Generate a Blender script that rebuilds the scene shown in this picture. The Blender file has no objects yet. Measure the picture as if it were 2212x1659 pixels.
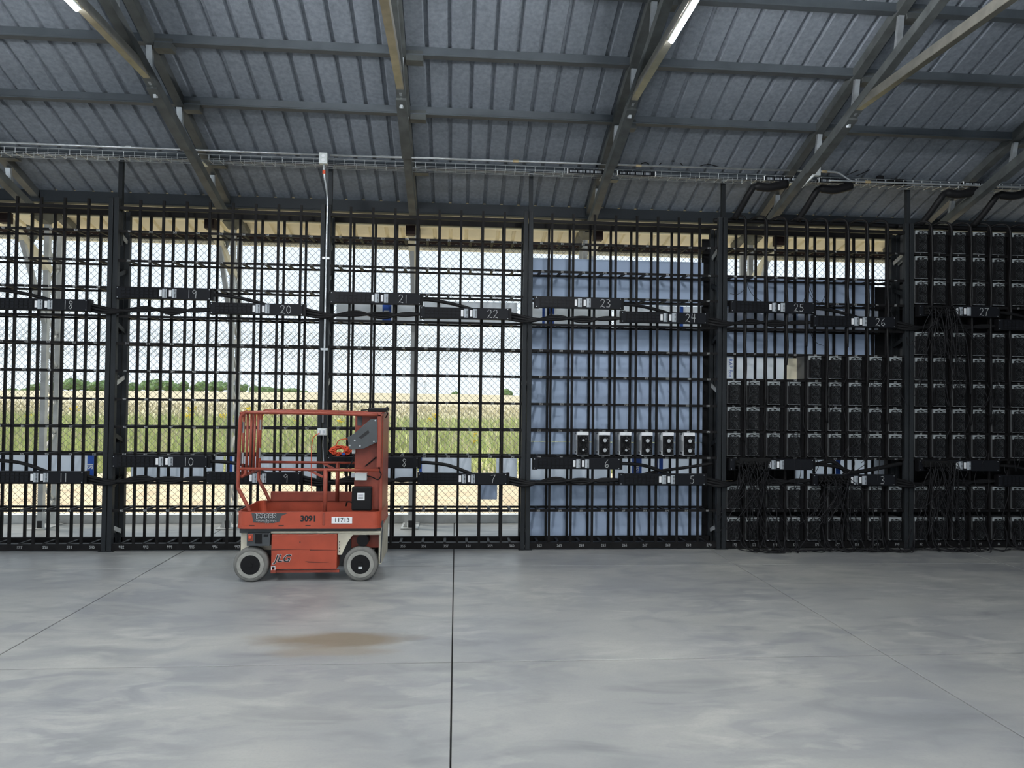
import bpy, math, random
import numpy as np
from math import sin, cos, pi, radians, sqrt
from mathutils import Matrix, Vector
random.seed(7); RNG = np.random.default_rng(7)
SC = bpy.context.scene; COL = SC.collection

# ------------------------------------------------------------------ camera
F_PX, YAW, PITCH, ROLL, CAM_H = 1549.4, 0.07736, 0.01858, -0.01225, 1.70
def add_camera():
    fw = Vector((sin(YAW)*cos(PITCH), cos(YAW)*cos(PITCH), sin(PITCH)))
    rt = Vector((cos(YAW), -sin(YAW), 0)); dn = fw.cross(rt)
    r2 = cos(ROLL)*rt + sin(ROLL)*dn; d2 = -sin(ROLL)*rt + cos(ROLL)*dn
    m = Matrix.Identity(4)
    for i in range(3):
        m[i][0] = r2[i]; m[i][1] = -d2[i]; m[i][2] = -fw[i]
    m[2][3] = CAM_H
    cd = bpy.data.cameras.new('camera'); cd.sensor_fit = 'HORIZONTAL'; cd.sensor_width = 36.0
    cd.lens = F_PX/2212*36.0; cd.clip_end = 2000
    co = bpy.data.objects.new('camera', cd); co.matrix_world = m; COL.objects.link(co); SC.camera = co
add_camera()
# ------------------------------------------------------------------ sky, sun, exposure
w = bpy.data.worlds.new('sky'); SC.world = w; w.use_nodes = True
nt = w.node_tree; nt.nodes.clear()
out = nt.nodes.new('ShaderNodeOutputWorld'); bg = nt.nodes.new('ShaderNodeBackground')
tc = nt.nodes.new('ShaderNodeTexCoord'); sx = nt.nodes.new('ShaderNodeSeparateXYZ'); rp = nt.nodes.new('ShaderNodeValToRGB')
rp.color_ramp.elements[0].position = 0.0; rp.color_ramp.elements[0].color = (0.82, 0.92, 1.0, 1)
rp.color_ramp.elements[1].position = 0.7; rp.color_ramp.elements[1].color = (0.70, 0.86, 1.0, 1)
nt.links.new(tc.outputs['Generated'], sx.inputs[0]); nt.links.new(sx.outputs['Z'], rp.inputs[0])
nt.links.new(rp.outputs[0], bg.inputs['Color']); nt.links.new(bg.outputs[0], out.inputs[0])
SKY_STRENGTH = 1.2
bg.inputs['Strength'].default_value = SKY_STRENGTH
sd = bpy.data.lights.new('sun', 'SUN'); sd.energy = 5.4; sd.angle = radians(22); sd.color = (1, 0.95, 0.86)
so = bpy.data.objects.new('sun', sd); so.rotation_euler = (radians(-12), radians(-38), 0); so.location = (0, 0, 30); COL.objects.link(so)
LED_WATT = 14.0
SC.view_settings.view_transform = 'Standard'; SC.view_settings.look = 'None'
SC.view_settings.gamma = 1.0; SC.view_settings.use_curve_mapping = False
SC.view_settings.exposure = 0.0

# ------------------------------------------------------------------ helpers
class MB:
    def __init__(s): s.v = []; s.f = []
    def box(s, x0, y0, z0, x1, y1, z1):
        n = len(s.v)
        s.v += [(x0,y0,z0),(x1,y0,z0),(x1,y1,z0),(x0,y1,z0),(x0,y0,z1),(x1,y0,z1),(x1,y1,z1),(x0,y1,z1)]
        s.f += [tuple(n+i for i in q) for q in ((0,3,2,1),(4,5,6,7),(0,1,5,4),(1,2,6,5),(2,3,7,6),(3,0,4,7))]
        return s
    def cbox(s, x, y, z, a, b, c): return s.box(x-a/2, y-b/2, z-c/2, x+a/2, y+b/2, z+c/2)
    def bar(s, p, q, wx, wz, up=(0,0,1)):
        p = Vector(p); q = Vector(q); d = (q-p).normalized(); up = Vector(up)
        a = d.cross(up)
        if a.length < 1e-4: a = d.cross(Vector((1,0,0)))
        a.normalize(); b = a.cross(d).normalized(); n = len(s.v)
        for c in (p, q):
            for sa, sb in ((-1,-1),(1,-1),(1,1),(-1,1)): s.v.append(tuple(c + a*(sa*wx/2) + b*(sb*wz/2)))
        s.f += [tuple(n+i for i in k) for k in ((3,2,1,0),(4,5,6,7),(0,1,5,4),(1,2,6,5),(2,3,7,6),(3,0,4,7))]
        return s
    def tube(s, pts, r, n=6, closed=False, caps=True):
        P = [Vector(p) for p in pts]; m = len(P); rr = r if isinstance(r, (list, tuple)) else [r]*m
        ts = []
        for i in range(m):
            a = P[i-1] if (i > 0 or closed) else P[i]; b = P[(i+1) % m] if (i < m-1 or closed) else P[i]
            t = (b-a); t = t.normalized() if t.length > 1e-9 else Vector((0,0,1)); ts.append(t)
        u = ts[0].cross(Vector((0,0,1)))
        if u.length < 1e-3: u = ts[0].cross(Vector((0,1,0)))
        u.normalize(); base = len(s.v)
        for i in range(m):
            u = (u - ts[i]*u.dot(ts[i]))
            u = u.normalized() if u.length > 1e-6 else ts[i].orthogonal().normalized()
            vv = ts[i].cross(u)
            for k in range(n):
                a = 2*pi*k/n; s.v.append(tuple(P[i] + u*(cos(a)*rr[i]) + vv*(sin(a)*rr[i])))
        for i in range(m if closed else m-1):
            j = (i+1) % m
            for k in range(n):
                k2 = (k+1) % n; s.f.append((base+i*n+k, base+i*n+k2, base+j*n+k2, base+j*n+k))
        if caps and not closed:
            s.f.append(tuple(base+k for k in reversed(range(n)))); s.f.append(tuple(base+(m-1)*n+k for k in range(n)))
        return s
    def cyl(s, p, q, r, n=12): return s.tube([p, q], r, n)
    def prism(s, pts, axis, a0, a1):
        n = len(s.v); m = len(pts)
        def mk(p, a): return (p[0], a, p[1]) if axis == 'y' else ((a, p[0], p[1]) if axis == 'x' else (p[0], p[1], a))
        s.v += [mk(p, a0) for p in pts] + [mk(p, a1) for p in pts]
        s.f.append(tuple(n+i for i in range(m))); s.f.append(tuple(n+m+i for i in reversed(range(m))))
        for i in range(m): j = (i+1) % m; s.f.append((n+i, n+m+i, n+m+j, n+j))
        return s
    def ring(s, c, ro, ri, y0, y1, n=24):   # annulus facing -Y
        b = len(s.v)
        for y in (y0, y1):
            for r in (ro, ri):
                for k in range(n): a = 2*pi*k/n; s.v.append((c[0]+cos(a)*r, y, c[1]+sin(a)*r))
        for k in range(n):
            j = (k+1) % n; o0, i0, o1, i1 = b, b+n, b+2*n, b+3*n
            s.f += [(o0+k,o0+j,i0+j,i0+k), (o1+j,o1+k,i1+k,i1+j), (o0+j,o0+k,o1+k,o1+j), (i0+k,i0+j,i1+j,i1+k)]
        return s
    def stroke(s, pts, wd, y):              # flat pen stroke in the XZ plane
        for a, b in zip(pts[:-1], pts[1:]):
            dx, dz = b[0]-a[0], b[1]-a[1]; l = math.hypot(dx, dz) or 1; ux, uz = dx/l*wd/2, dz/l*wd/2; px, pz = -uz, ux
            n = len(s.v)
            s.v += [(a[0]-ux+px, y, a[1]-uz+pz), (a[0]-ux-px, y, a[1]-uz-pz), (b[0]+ux-px, y, b[1]+uz-pz), (b[0]+ux+px, y, b[1]+uz+pz)]
            s.f.append((n, n+1, n+2, n+3))
        return s
    def mesh(s, name, mat=None, smooth=False):
        me = bpy.data.meshes.new(name); me.from_pydata(s.v, [], s.f)
        if mat: me.materials.append(MAT[mat])
        if smooth: me.polygons.foreach_set('use_smooth', [True]*len(me.polygons))
        me.update(); return me
    def build(s, name, mat, parent=None, loc=(0,0,0), smooth=False, bevel=0):
        return place(name, s.mesh(name, mat, smooth), parent, loc, bevel=bevel)
def place(name, me, parent=None, loc=(0,0,0), rot=None, bevel=0):
    o = bpy.data.objects.new(name, me); COL.objects.link(o); o.location = loc
    if rot: o.rotation_euler = rot
    if parent: o.parent = parent
    if bevel:
        b = o.modifiers.new('edge', 'BEVEL'); b.width = bevel; b.segments = 2; b.limit_method = 'ANGLE'
    return o
def thing(name, label, cat, loc=(0,0,0), group=None):
    o = bpy.data.objects.new(name, None); COL.objects.link(o); o.location = loc; o.empty_display_size = .1
    return tag(o, label, cat, group)
def tag(o, label, cat, group=None):
    o['label'] = label; o['category'] = cat
    if group: o['group'] = group
    return o
def struct(o, label=None):
    o['kind'] = 'structure'
    if label: o['label'] = label
    return o
def spline(pts, n=8):
    P = [Vector(p) for p in pts]; P = [2*P[0]-P[1]] + P + [2*P[-1]-P[-2]]; out = []
    for i in range(1, len(P)-2):
        a, b, c, d = P[i-1:i+3]
        for k in range(n):
            t = k/n
            out.append(.5*((2*b) + (c-a)*t + (2*a-5*b+4*c-d)*t*t + (3*b-a-3*c+d)*t**3))
    out.append(P[-2]); return out
DIG = {'0': [[(.3,1),(.08,.75),(.05,.35),(.25,0),(.5,.2),(.55,.65),(.3,1)]], '1': [[(.3,1),(.3,0)]],
 '2': [[(.05,.8),(.2,1),(.45,.95),(.5,.7),(.3,.35),(.03,.02),(.15,.12),(.55,0)]], '3': [[(.05,.95),(.35,1),(.48,.78),(.22,.55),(.5,.35),(.4,.05),(.05,.05)]],
 '4': [[(.12,1),(.05,.5),(.55,.5)],[(.45,1),(.42,0)]], '5': [[(.5,1),(.12,.95),(.1,.6),(.4,.58),(.5,.3),(.35,.02),(.03,.08)]],
 '6': [[(.42,1),(.12,.6),(.05,.2),(.3,0),(.52,.2),(.4,.45),(.1,.3)]], '7': [[(.02,.95),(.52,1),(.25,.45),(.18,0)]],
 '8': [[(.48,.85),(.25,1),(.1,.8),(.45,.3),(.3,0),(.08,.2),(.45,.7),(.48,.85)]], '9': [[(.5,.85),(.25,1),(.08,.75),(.25,.55),(.5,.8),(.46,0)]]}
def scribble(mb, s, x, z, h, wd, y):
    cur = x
    for ch in s:
        wch = .42 if ch == '1' else .62
        off = .1 if ch == '1' else 0
        for st in DIG[ch]: mb.stroke([(cur+(p[0]-off)*h, z+p[1]*h) for p in st], wd, y)
        cur += (wch+.12)*h
    return mb
def text_mesh(name, s, size, mat, shear=0, bold=0, depth=.001, rotz=False):
    cu = bpy.data.curves.new(name, 'FONT'); cu.body = s; cu.size = size; cu.shear = shear; cu.offset = bold; cu.extrude = depth
    cu.align_x = 'CENTER'; cu.align_y = 'CENTER'; cu.resolution_u = 3
    o = bpy.data.objects.new(name, cu); COL.objects.link(o)
    me = bpy.data.meshes.new_from_object(o.evaluated_get(bpy.context.evaluated_depsgraph_get()))
    COL.objects.unlink(o); bpy.data.objects.remove(o); me.name = name; me.materials.clear(); me.materials.append(MAT[mat]); return me
FACE = (pi/2, 0, 0)     # text turned to face the hall (-Y)

# ------------------------------------------------------------------ materials
MAT = {}
def M(name, col, rough=.6, metal=0.0, var=0.0, scale=6.0, bump=0.0, bscale=None, spec=.5, emit=None, stretch=None):
    m = bpy.data.materials.new(name); m.use_nodes = True; t = m.node_tree; b = t.nodes['Principled BSDF']
    b.inputs['Base Color'].default_value = (*col, 1); b.inputs['Roughness'].default_value = rough; b.inputs['Metallic'].default_value = metal
    b.inputs['Specular IOR Level'].default_value = spec
    if emit: b.inputs['Emission Color'].default_value = (*emit[0], 1); b.inputs['Emission Strength'].default_value = emit[1]
    if var or bump:
        g = t.nodes.new('ShaderNodeNewGeometry'); mp = t.nodes.new('ShaderNodeMapping'); mp.inputs['Scale'].default_value = stretch or (1, 1, 1)
        n = t.nodes.new('ShaderNodeTexNoise'); n.inputs['Scale'].default_value = scale; n.inputs['Detail'].default_value = 6
        t.links.new(g.outputs['Position'], mp.inputs[0]); t.links.new(mp.outputs[0], n.inputs['Vector'])
        if var:
            r = t.nodes.new('ShaderNodeValToRGB'); e = r.color_ramp.elements
            e[0].position = .3; e[1].position = .7
            e[0].color = (*[max(0, c*(1-var)) for c in col], 1); e[1].color = (*[min(1, c*(1+var)) for c in col], 1)
            t.links.new(n.outputs['Fac'], r.inputs[0]); t.links.new(r.outputs[0], b.inputs['Base Color'])
        if bump:
            n2 = t.nodes.new('ShaderNodeTexNoise'); n2.inputs['Scale'].default_value = bscale or scale*8; n2.inputs['Detail'].default_value = 3
            t.links.new(mp.outputs[0], n2.inputs['Vector'])
            bp = t.nodes.new('ShaderNodeBump'); bp.inputs['Strength'].default_value = bump; bp.inputs['Distance'].default_value = .01
            t.links.new(n2.outputs['Fac'], bp.inputs['Height']); t.links.new(bp.outputs[0], b.inputs['Normal'])
    MAT[name] = m; return m
M('rack', (.010,.0095,.010), .55, var=.3, scale=9, spec=.14)
M('post', (.024,.027,.030), .5, .1, var=.35, scale=6, stretch=(1,1,.2), spec=.14)
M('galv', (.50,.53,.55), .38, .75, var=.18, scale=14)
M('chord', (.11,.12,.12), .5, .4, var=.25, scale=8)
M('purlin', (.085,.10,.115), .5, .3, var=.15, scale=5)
M('felt', (.205,.23,.268), .95, var=.16, scale=26, bump=.35, bscale=220, spec=.1)
M('cream', (.90,.84,.64), .55, var=.1, scale=3)
M('eavesteel', (.03,.036,.042), .5, spec=.2)
M('beam', (.035,.022,.02), .6, var=.2, spec=.14)
M('outcol', (.52,.53,.52), .5, .3, var=.15, scale=8)
M('wire', (.20,.21,.19), .5, .3)
M('foamblue', (.40,.50,.67), .8, var=.06, scale=2.5, spec=.2)
M('wrap', (.80,.85,.92), .55, var=.05, scale=3)
M('blueprint', (.02,.10,.48), .5)
M('white', (.80,.82,.84), .45)
M('chalk', (.5,.52,.52), .9)
M('pdu', (.010,.011,.014), .42, spec=.14)
M('pdu2', (.007,.007,.008), .35, spec=.14)
M('breaker', (.42,.46,.50), .5)
M('cable', (.012,.012,.013), .45, spec=.14)
M('cord', (.016,.016,.018), .5, spec=.14)
M('caseb', (.13,.135,.14), .5, .3)
M('alu', (.62,.64,.66), .42, .35, var=.08, scale=20)
M('ctrl', (.34,.37,.38), .5, var=.1, scale=20)
M('fanblack', (.014,.014,.015), .4, spec=.14)
M('hub', (.45,.47,.48), .35, .4)
M('filler', (.010,.010,.011), .8, spec=.14)
M('orange', (.40,.066,.032), .42, var=.14, scale=5, bump=.05, bscale=30)
M('railorange', (.27,.052,.03), .45, var=.22, scale=9)
M('liftcream', (.55,.52,.42), .5, var=.2, scale=7)
M('liftgrey', (.055,.062,.068), .5, var=.15)
M('black', (.012,.012,.013), .45, spec=.14)
M('tyre', (.16,.16,.15), .85, var=.2, scale=16)
M('rim', (.30,.30,.275), .6, var=.2, scale=12)
M('redcord', (.75,.10,.04), .45)
M('plug', (.012,.012,.012), .4, spec=.14)
M('steel', (.55,.57,.58), .3, .9)
M('led', (1, 1, 1), .3, emit=((.97, .99, 1), 600.0))
M('dirt', (.55,.42,.25), .95, var=.22, scale=1.6, bump=.3, bscale=9)
M('weed', (.44,.48,.20), .8, var=.35, scale=.7)
M('strawgrass', (.52,.46,.30), .85, var=.25, scale=.6)
M('leaf', (.14,.22,.08), .8, var=.35, scale=.8)
M('trunk', (.12,.09,.06), .9)
M('flower', (.85,.62,.03), .7, var=.15, scale=8)
M('cladding', (.25,.27,.29), .7, var=.1, scale=2)
M('jbox', (.62,.66,.66), .45, .3)
M('ink', (.01,.01,.012), .6)
M('tie', (.46,.44,.38), .36, .85, var=.15, scale=10)
M('gold', (.62,.50,.30), .4, .5, var=.2, scale=10)
def concrete(name, base, dark, light, stain=False):
    m = bpy.data.materials.new(name); m.use_nodes = True; t = m.node_tree; b = t.nodes['Principled BSDF']
    g = t.nodes.new('ShaderNodeNewGeometry')
    def noise(sc, st, det=6, dist=0.0):
        mp = t.nodes.new('ShaderNodeMapping'); mp.inputs['Scale'].default_value = st; n = t.nodes.new('ShaderNodeTexNoise')
        n.inputs['Scale'].default_value = sc; n.inputs['Detail'].default_value = det; n.inputs['Distortion'].default_value = dist
        t.links.new(g.outputs['Position'], mp.inputs[0]); t.links.new(mp.outputs[0], n.inputs['Vector']); return n.outputs['Fac']
    def ramp(src, p0, p1):
        r = t.nodes.new('ShaderNodeMapRange'); r.inputs[1].default_value = p0; r.inputs[2].default_value = p1; r.clamp = True
        t.links.new(src, r.inputs[0]); return r.outputs[0]
    def mix(fac, a, c):
        x = t.nodes.new('ShaderNodeMix'); x.data_type = 'RGBA'
        t.links.new(fac, x.inputs[0])
        if isinstance(a, tuple): x.inputs[6].default_value = (*a, 1)
        else: t.links.new(a, x.inputs[6])
        x.inputs[7].default_value = (*c, 1); return x.outputs[2]
    def mul(a, k):
        x = t.nodes.new('ShaderNodeMath'); x.operation = 'MULTIPLY'; t.links.new(a, x.inputs[0])
        if isinstance(k, float): x.inputs[1].default_value = k
        else: t.links.new(k, x.inputs[1])
        return x.outputs[0]
    c = mix(ramp(noise(.9, (.55, 1.0, 1), 8, .6), .35, .72), base, dark)
    c = mix(mul(ramp(noise(2.6, (.5, 1.3, 1), 8, 1.2), .52, .75), .75), c, tuple(d*.72 for d in dark))
    c = mix(mul(ramp(noise(1.1, (.55, 1.1, 1), 9, .5), .50, .78), .8), c, light)
    c = mix(mul(mul(ramp(noise(5, (.45, 1.5, 1), 12, .3), .50, .78), ramp(noise(.7, (1, 1, 1), 4), .50, .68)), .85), c, tuple(min(1, l*1.3) for l in light))
    c = mix(mul(mul(ramp(noise(3.0, (.6, 1.2, 1), 14, 1.0), .47, .60), ramp(noise(.6, (1, 1, 1), 3), .38, .62)), .75), c, tuple(d*.88 for d in dark))
    c = mix(mul(mul(ramp(noise(6.0, (.55, 1.25, 1), 14, .7), .52, .64), ramp(noise(.9, (1, 1, 1), 3), .45, .62)), .42), c, tuple(min(1, l*1.12) for l in light))
    c = mix(mul(ramp(noise(60, (1, 1, 1), 2), .45, .75), .25), c, dark)
    if stain:
        for (X, Y, rx, ry, col, k) in ((-.80, 5.10, .62, .17, (.20,.155,.10), .8), (-.78, 4.86, .45, .10, (.24,.19,.12), .45)):
            sp = t.nodes.new('ShaderNodeVectorMath'); sp.operation = 'SUBTRACT'; sp.inputs[1].default_value = (X, Y, 0)
            t.links.new(g.outputs['Position'], sp.inputs[0])
            sc = t.nodes.new('ShaderNodeVectorMath'); sc.operation = 'MULTIPLY'; sc.inputs[1].default_value = (1/rx, 1/ry, 0); t.links.new(sp.outputs[0], sc.inputs[0])
            ln = t.nodes.new('ShaderNodeVectorMath'); ln.operation = 'LENGTH'; t.links.new(sc.outputs[0], ln.inputs[0])
            ad = t.nodes.new('ShaderNodeMath'); ad.operation = 'ADD'; t.links.new(ln.outputs['Value'], ad.inputs[0])
            t.links.new(mul(noise(3.0, (.6, 1.4, 1), 6, .5), 1.3), ad.inputs[1])
            c = mix(mul(ramp(ad.outputs[0], 1.75, 1.25), k), c, col)
    t.links.new(c, b.inputs['Base Color'])
    rr = t.nodes.new('ShaderNodeMapRange'); rr.inputs[3].default_value = .28; rr.inputs[4].default_value = .58
    t.links.new(noise(2.2, (1, 1, 1), 5), rr.inputs[0]); t.links.new(rr.outputs[0], b.inputs['Roughness'])
    bp = t.nodes.new('ShaderNodeBump'); bp.inputs['Strength'].default_value = .08; bp.inputs['Distance'].default_value = .01
    t.links.new(noise(40, (1, 1, 1), 4), bp.inputs['Height']); t.links.new(bp.outputs[0], b.inputs['Normal'])
    MAT[name] = m
concrete('concrete', (.345,.35,.33), (.24,.25,.262), (.425,.425,.395), True)
def translucent(name, col, k):
    m = bpy.data.materials.new(name); m.use_nodes = True; t = m.node_tree; b = t.nodes['Principled BSDF']; o = t.nodes['Material Output']
    b.inputs['Base Color'].default_value = (*col, 1); b.inputs['Roughness'].default_value = .6
    tr = t.nodes.new('ShaderNodeBsdfTranslucent'); tr.inputs['Color'].default_value = (*col, 1); mx = t.nodes.new('ShaderNodeMixShader'); mx.inputs[0].default_value = k
    t.links.new(b.outputs[0], mx.inputs[1]); t.links.new(tr.outputs[0], mx.inputs[2]); t.links.new(mx.outputs[0], o.inputs['Surface']); MAT[name] = m
translucent('wrap', (.84,.89,.96), .6)
M('joint', (.05,.05,.05), .9)
# ================================================================== SETTING
JX = [-.0035 + 2.909*k for k in range(-4, 6)]         # saw joints across the hall
JY = [9.85, 7.244, 4.637, 2.03, -.58, -3.19, -5.8, -8.4, -11.0]
def build_floor():
    fl = struct(MB().box(JX[0], JY[-1], -.20, JX[-1], JY[0], -.018).build('floor', 'joint'), 'grey power-trowelled concrete floor cut by saw joints')
    g = .0045
    for i in range(len(JX)-1):
        for j in range(len(JY)-1):
            x0, x1, y1, y0 = JX[i]+g, JX[i+1]-g, JY[j]-g, JY[j+1]+g
            cx, cy = (x0+x1)/2, (y0+y1)/2; a, b = (x1-x0)/2, (y1-y0)/2
            m = MB(); n = 0
            for z, e in ((-.02, 0), (-.002, 0), (0, .003)):
                m.v += [(-a+e,-b+e,z),(a-e,-b+e,z),(a-e,b-e,z),(-a+e,b-e,z)]
            m.f = [(8,9,10,11)] + [(k*4+i_, k*4+(i_+1) % 4, k*4+4+(i_+1) % 4, k*4+4+i_) for k in (0, 1) for i_ in range(4)]
            m.build('slab', 'concrete', fl, (cx, cy, 0))
build_floor()

# ---- roof: one plane each side of the ridge
RS = .375; RIDGE_Y = -.6
def zs(Y): return 4.322 + RS*(8.08 - min(Y, 8.8)) - .24*max(0, Y - 8.8)               # underside of the sheeting
TH = math.atan(RS)
EAVE_IN, EAVE_OUT = 8.80, 9.92
SHEET_W = .84; RX0, NSH = -10.08, 28
def sheet_mesh(name, y0, y1, mat):                     # local: x across, y along, z = slope
    pr = [(0, 0)]
    for k in range(4):
        c = .105 + .21*k
        pr += [(c-.026, 0), (c-.013, .030), (c+.013, .030), (c+.026, 0)]
    pr.append((.84, 0)); m = MB()
    for Y in (y0, y1):
        for x, dz in pr: m.v.append((x, Y, zs(Y)+dz))
    for Y in (y0, y1):
        for x, dz in pr: m.v.append((x, Y, zs(Y)+dz+.004))
    n = len(pr)
    for i in range(n-1):
        m.f += [(i, i+1, n+i+1, n+i), (2*n+i+1, 2*n+i, 3*n+i, 3*n+i+1)]
    return m.mesh(name, mat)
def build_roof():
    ce = bpy.data.objects.new('ceiling', None); COL.objects.link(ce); struct(ce, 'grey felt-backed ribbed metal roof on steel purlins')
    a = sheet_mesh('roof_sheet', RIDGE_Y, EAVE_IN, 'felt'); b = sheet_mesh('eave_sheet', EAVE_IN, EAVE_OUT, 'cream')
    for i in range(NSH):
        x = RX0 + SHEET_W*i
        place('roof_sheet', a, ce, (x, 0, 0)); place('eave_sheet', b, ce, (x, 0, 0))
        place('rear_roof_sheet', a, ce, (x+SHEET_W, 2*RIDGE_Y, 0), (0, 0, pi))
    XL, XR = RX0, RX0+SHEET_W*NSH
    def purlin(Y, dep, mat='purlin', nm='purlin', lip=.018):
        m = MB(); z = zs(Y)
        # hat / C section with a lower lip that catches light
        m.prism([(Y-.034, z-.001+.034*RS), (Y-.030, z-dep+.02), (Y-.045, z-dep+.012), (Y-.045, z-dep), (Y+.03, z-dep), (Y+.034, z-.034*RS-.001)], 'x', XL, XR)
        return m.build(nm, mat, ce)
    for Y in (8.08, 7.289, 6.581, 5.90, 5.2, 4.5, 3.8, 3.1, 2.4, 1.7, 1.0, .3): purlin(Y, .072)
    purlin(8.80, .13, 'eavesteel', 'eave_purlin')
    for Y in (9.30,): purlin(Y, .05, 'cream', 'eave_rail')
    MB().box(XL, 9.80, zs(9.8)-.065, XR, 9.86, zs(9.8)-.002).build('eave_beam', 'beam', ce)
    MB().box(XL, 9.86, zs(9.86)-.095, XR, 9.90, zs(9.8)-.03).build('fascia', 'cream', ce)
    MB().box(XL, RIDGE_Y-.08, zs(RIDGE_Y)-.12, XR, RIDGE_Y+.08, zs(RIDGE_Y)+.03).build('ridge_beam', 'purlin', ce)
build_roof()
struct(MB().box(13.3, -9.9, 0, 13.42, 9.0, 8.0).build('wall_right', 'cladding'), 'grey metal end wall of the hall')
struct(MB().box(-10.1, -9.9, 4.6, -9.98, 9.6, 8.0).build('wall_left', 'cladding'), 'grey gable cladding above the open hall end')

# ---- roof trusses
TX = [-7.13, -4.94, -2.76, -.545, 1.615, 3.79, 5.985, 8.18, 10.4]
def lo(Y): return 3.955 + .322*(8.28 - Y)              # centre line of the lower chord
TIE_Z = 4.50
def channel(m, Y0, Z0, Y1, Z1, wd, hh, t=.006):        # open C seen from below and the side
    m.bar((-wd/2, Y0, Z0), (-wd/2, Y1, Z1), t, hh); m.bar((wd/2, Y0, Z0), (wd/2, Y1, Z1), t, hh)
    m.bar((0, Y0, Z0-hh/2), (0, Y1, Z1-hh/2), wd, t); return m
ords = ['leftmost', 'first', 'second', 'third', 'fourth', 'fifth', 'sixth', 'seventh', 'eighth']
def build_truss(i, X):
    lab = {1: 'galvanised roof truss at the left edge of the photo', 2: 'galvanised roof truss carrying the upper-left lamp', 3: 'galvanised roof truss near the middle with a golden tie underside',
           4: 'galvanised roof truss carrying the bright lamp right of centre', 5: 'galvanised roof truss above the rack of black miners with no lamp', 6: 'galvanised roof truss cut by the right edge of the photo'}.get(i, 'galvanised roof truss outside the frame')
    t = thing('roof_truss', lab, 'truss', (X, 0, 0), 'roof trusses')
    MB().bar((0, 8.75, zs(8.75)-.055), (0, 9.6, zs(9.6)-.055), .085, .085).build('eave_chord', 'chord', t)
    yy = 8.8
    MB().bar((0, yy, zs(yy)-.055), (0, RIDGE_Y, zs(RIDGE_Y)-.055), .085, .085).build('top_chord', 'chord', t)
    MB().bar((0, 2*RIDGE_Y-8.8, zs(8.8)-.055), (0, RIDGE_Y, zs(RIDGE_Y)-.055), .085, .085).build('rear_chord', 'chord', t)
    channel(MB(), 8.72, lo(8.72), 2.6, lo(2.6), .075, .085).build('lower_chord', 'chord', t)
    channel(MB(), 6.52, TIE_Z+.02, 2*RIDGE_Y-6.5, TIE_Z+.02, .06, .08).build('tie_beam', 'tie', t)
    MB().bar((0, 7.45, lo(7.45)-.045), (0, 6.62, lo(6.62)-.045), .095, .05).build('splice_channel', 'chord', t)
    MB().tube([(0, 6.56, TIE_Z-.02), (0, 6.62, TIE_Z-.035), (0, 6.68, TIE_Z-.075), (0, 6.70, TIE_Z-.12)], .022, 6).build('bent_end', 'galv', t)
    for Y in (8.24, 7.26, 6.55, 5.87, 5.15, 4.4, 3.6):
        MB().bar((0, Y, zs(Y)-.11), (0, Y+.05, lo(Y+.05)+.02), .05, .035, (0, 1, 0)).build('web', 'galv', t)
    for Y in (8.08, 7.289, 6.581, 5.90):
        MB().prism([(Y-.03, zs(Y)-.02), (Y-.06, zs(Y)-.13), (Y+.05, zs(Y)-.13), (Y+.05, zs(Y)-.02)], 'x', .045, .20).build('purlin_clip', 'chord', t)
    # knee end outside, over the column
    MB().prism([(8.75, lo(8.72)-.06), (9.0, zs(9.0)-.10), (9.25, zs(9.25)-.10), (9.0, lo(8.72)-.10)], 'x', -.05, .05).build('gusset', 'chord', t)
    return t
for i, X in enumerate(TX): build_truss(i, X)

# ---- LED lamps under the ties
def lamp(X, Y0, Y1, label):
    t = thing('tube_light', label, 'lamp', (X, (Y0+Y1)/2, TIE_Z), 'tube lights under the ties'); L = (Y1-Y0)/2
    MB().box(-.022, -L, -.038, .022, L, -.024).build('housing', 'white', t)
    MB().tube([(0, -L+.02, -.05), (0, L-.02, -.05)], .014, 8).build('tube', 'led', t)
    ld = bpy.data.lights.new('tube_glow', 'AREA'); ld.shape = 'RECTANGLE'; ld.size = .06; ld.size_y = 2*L; ld.energy = LED_WATT; ld.color = (.97, .99, 1)
    o = bpy.data.objects.new('tube_glow', ld); COL.objects.link(o); o.parent = t; o.location = (0, 0, -.075)
lamp(TX[2], 4.1, 5.36, 'lit tube lamp under the upper-left tie beam')
lamp(TX[4], 4.1, 5.38, 'bright lit tube lamp under the tie right of centre')
for X in (TX[2], TX[4]):
    for y in (1.6, -1.6, -4.8): lamp(X, y, y+1.25, 'lit tube lamp under a tie outside the frame')

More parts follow.
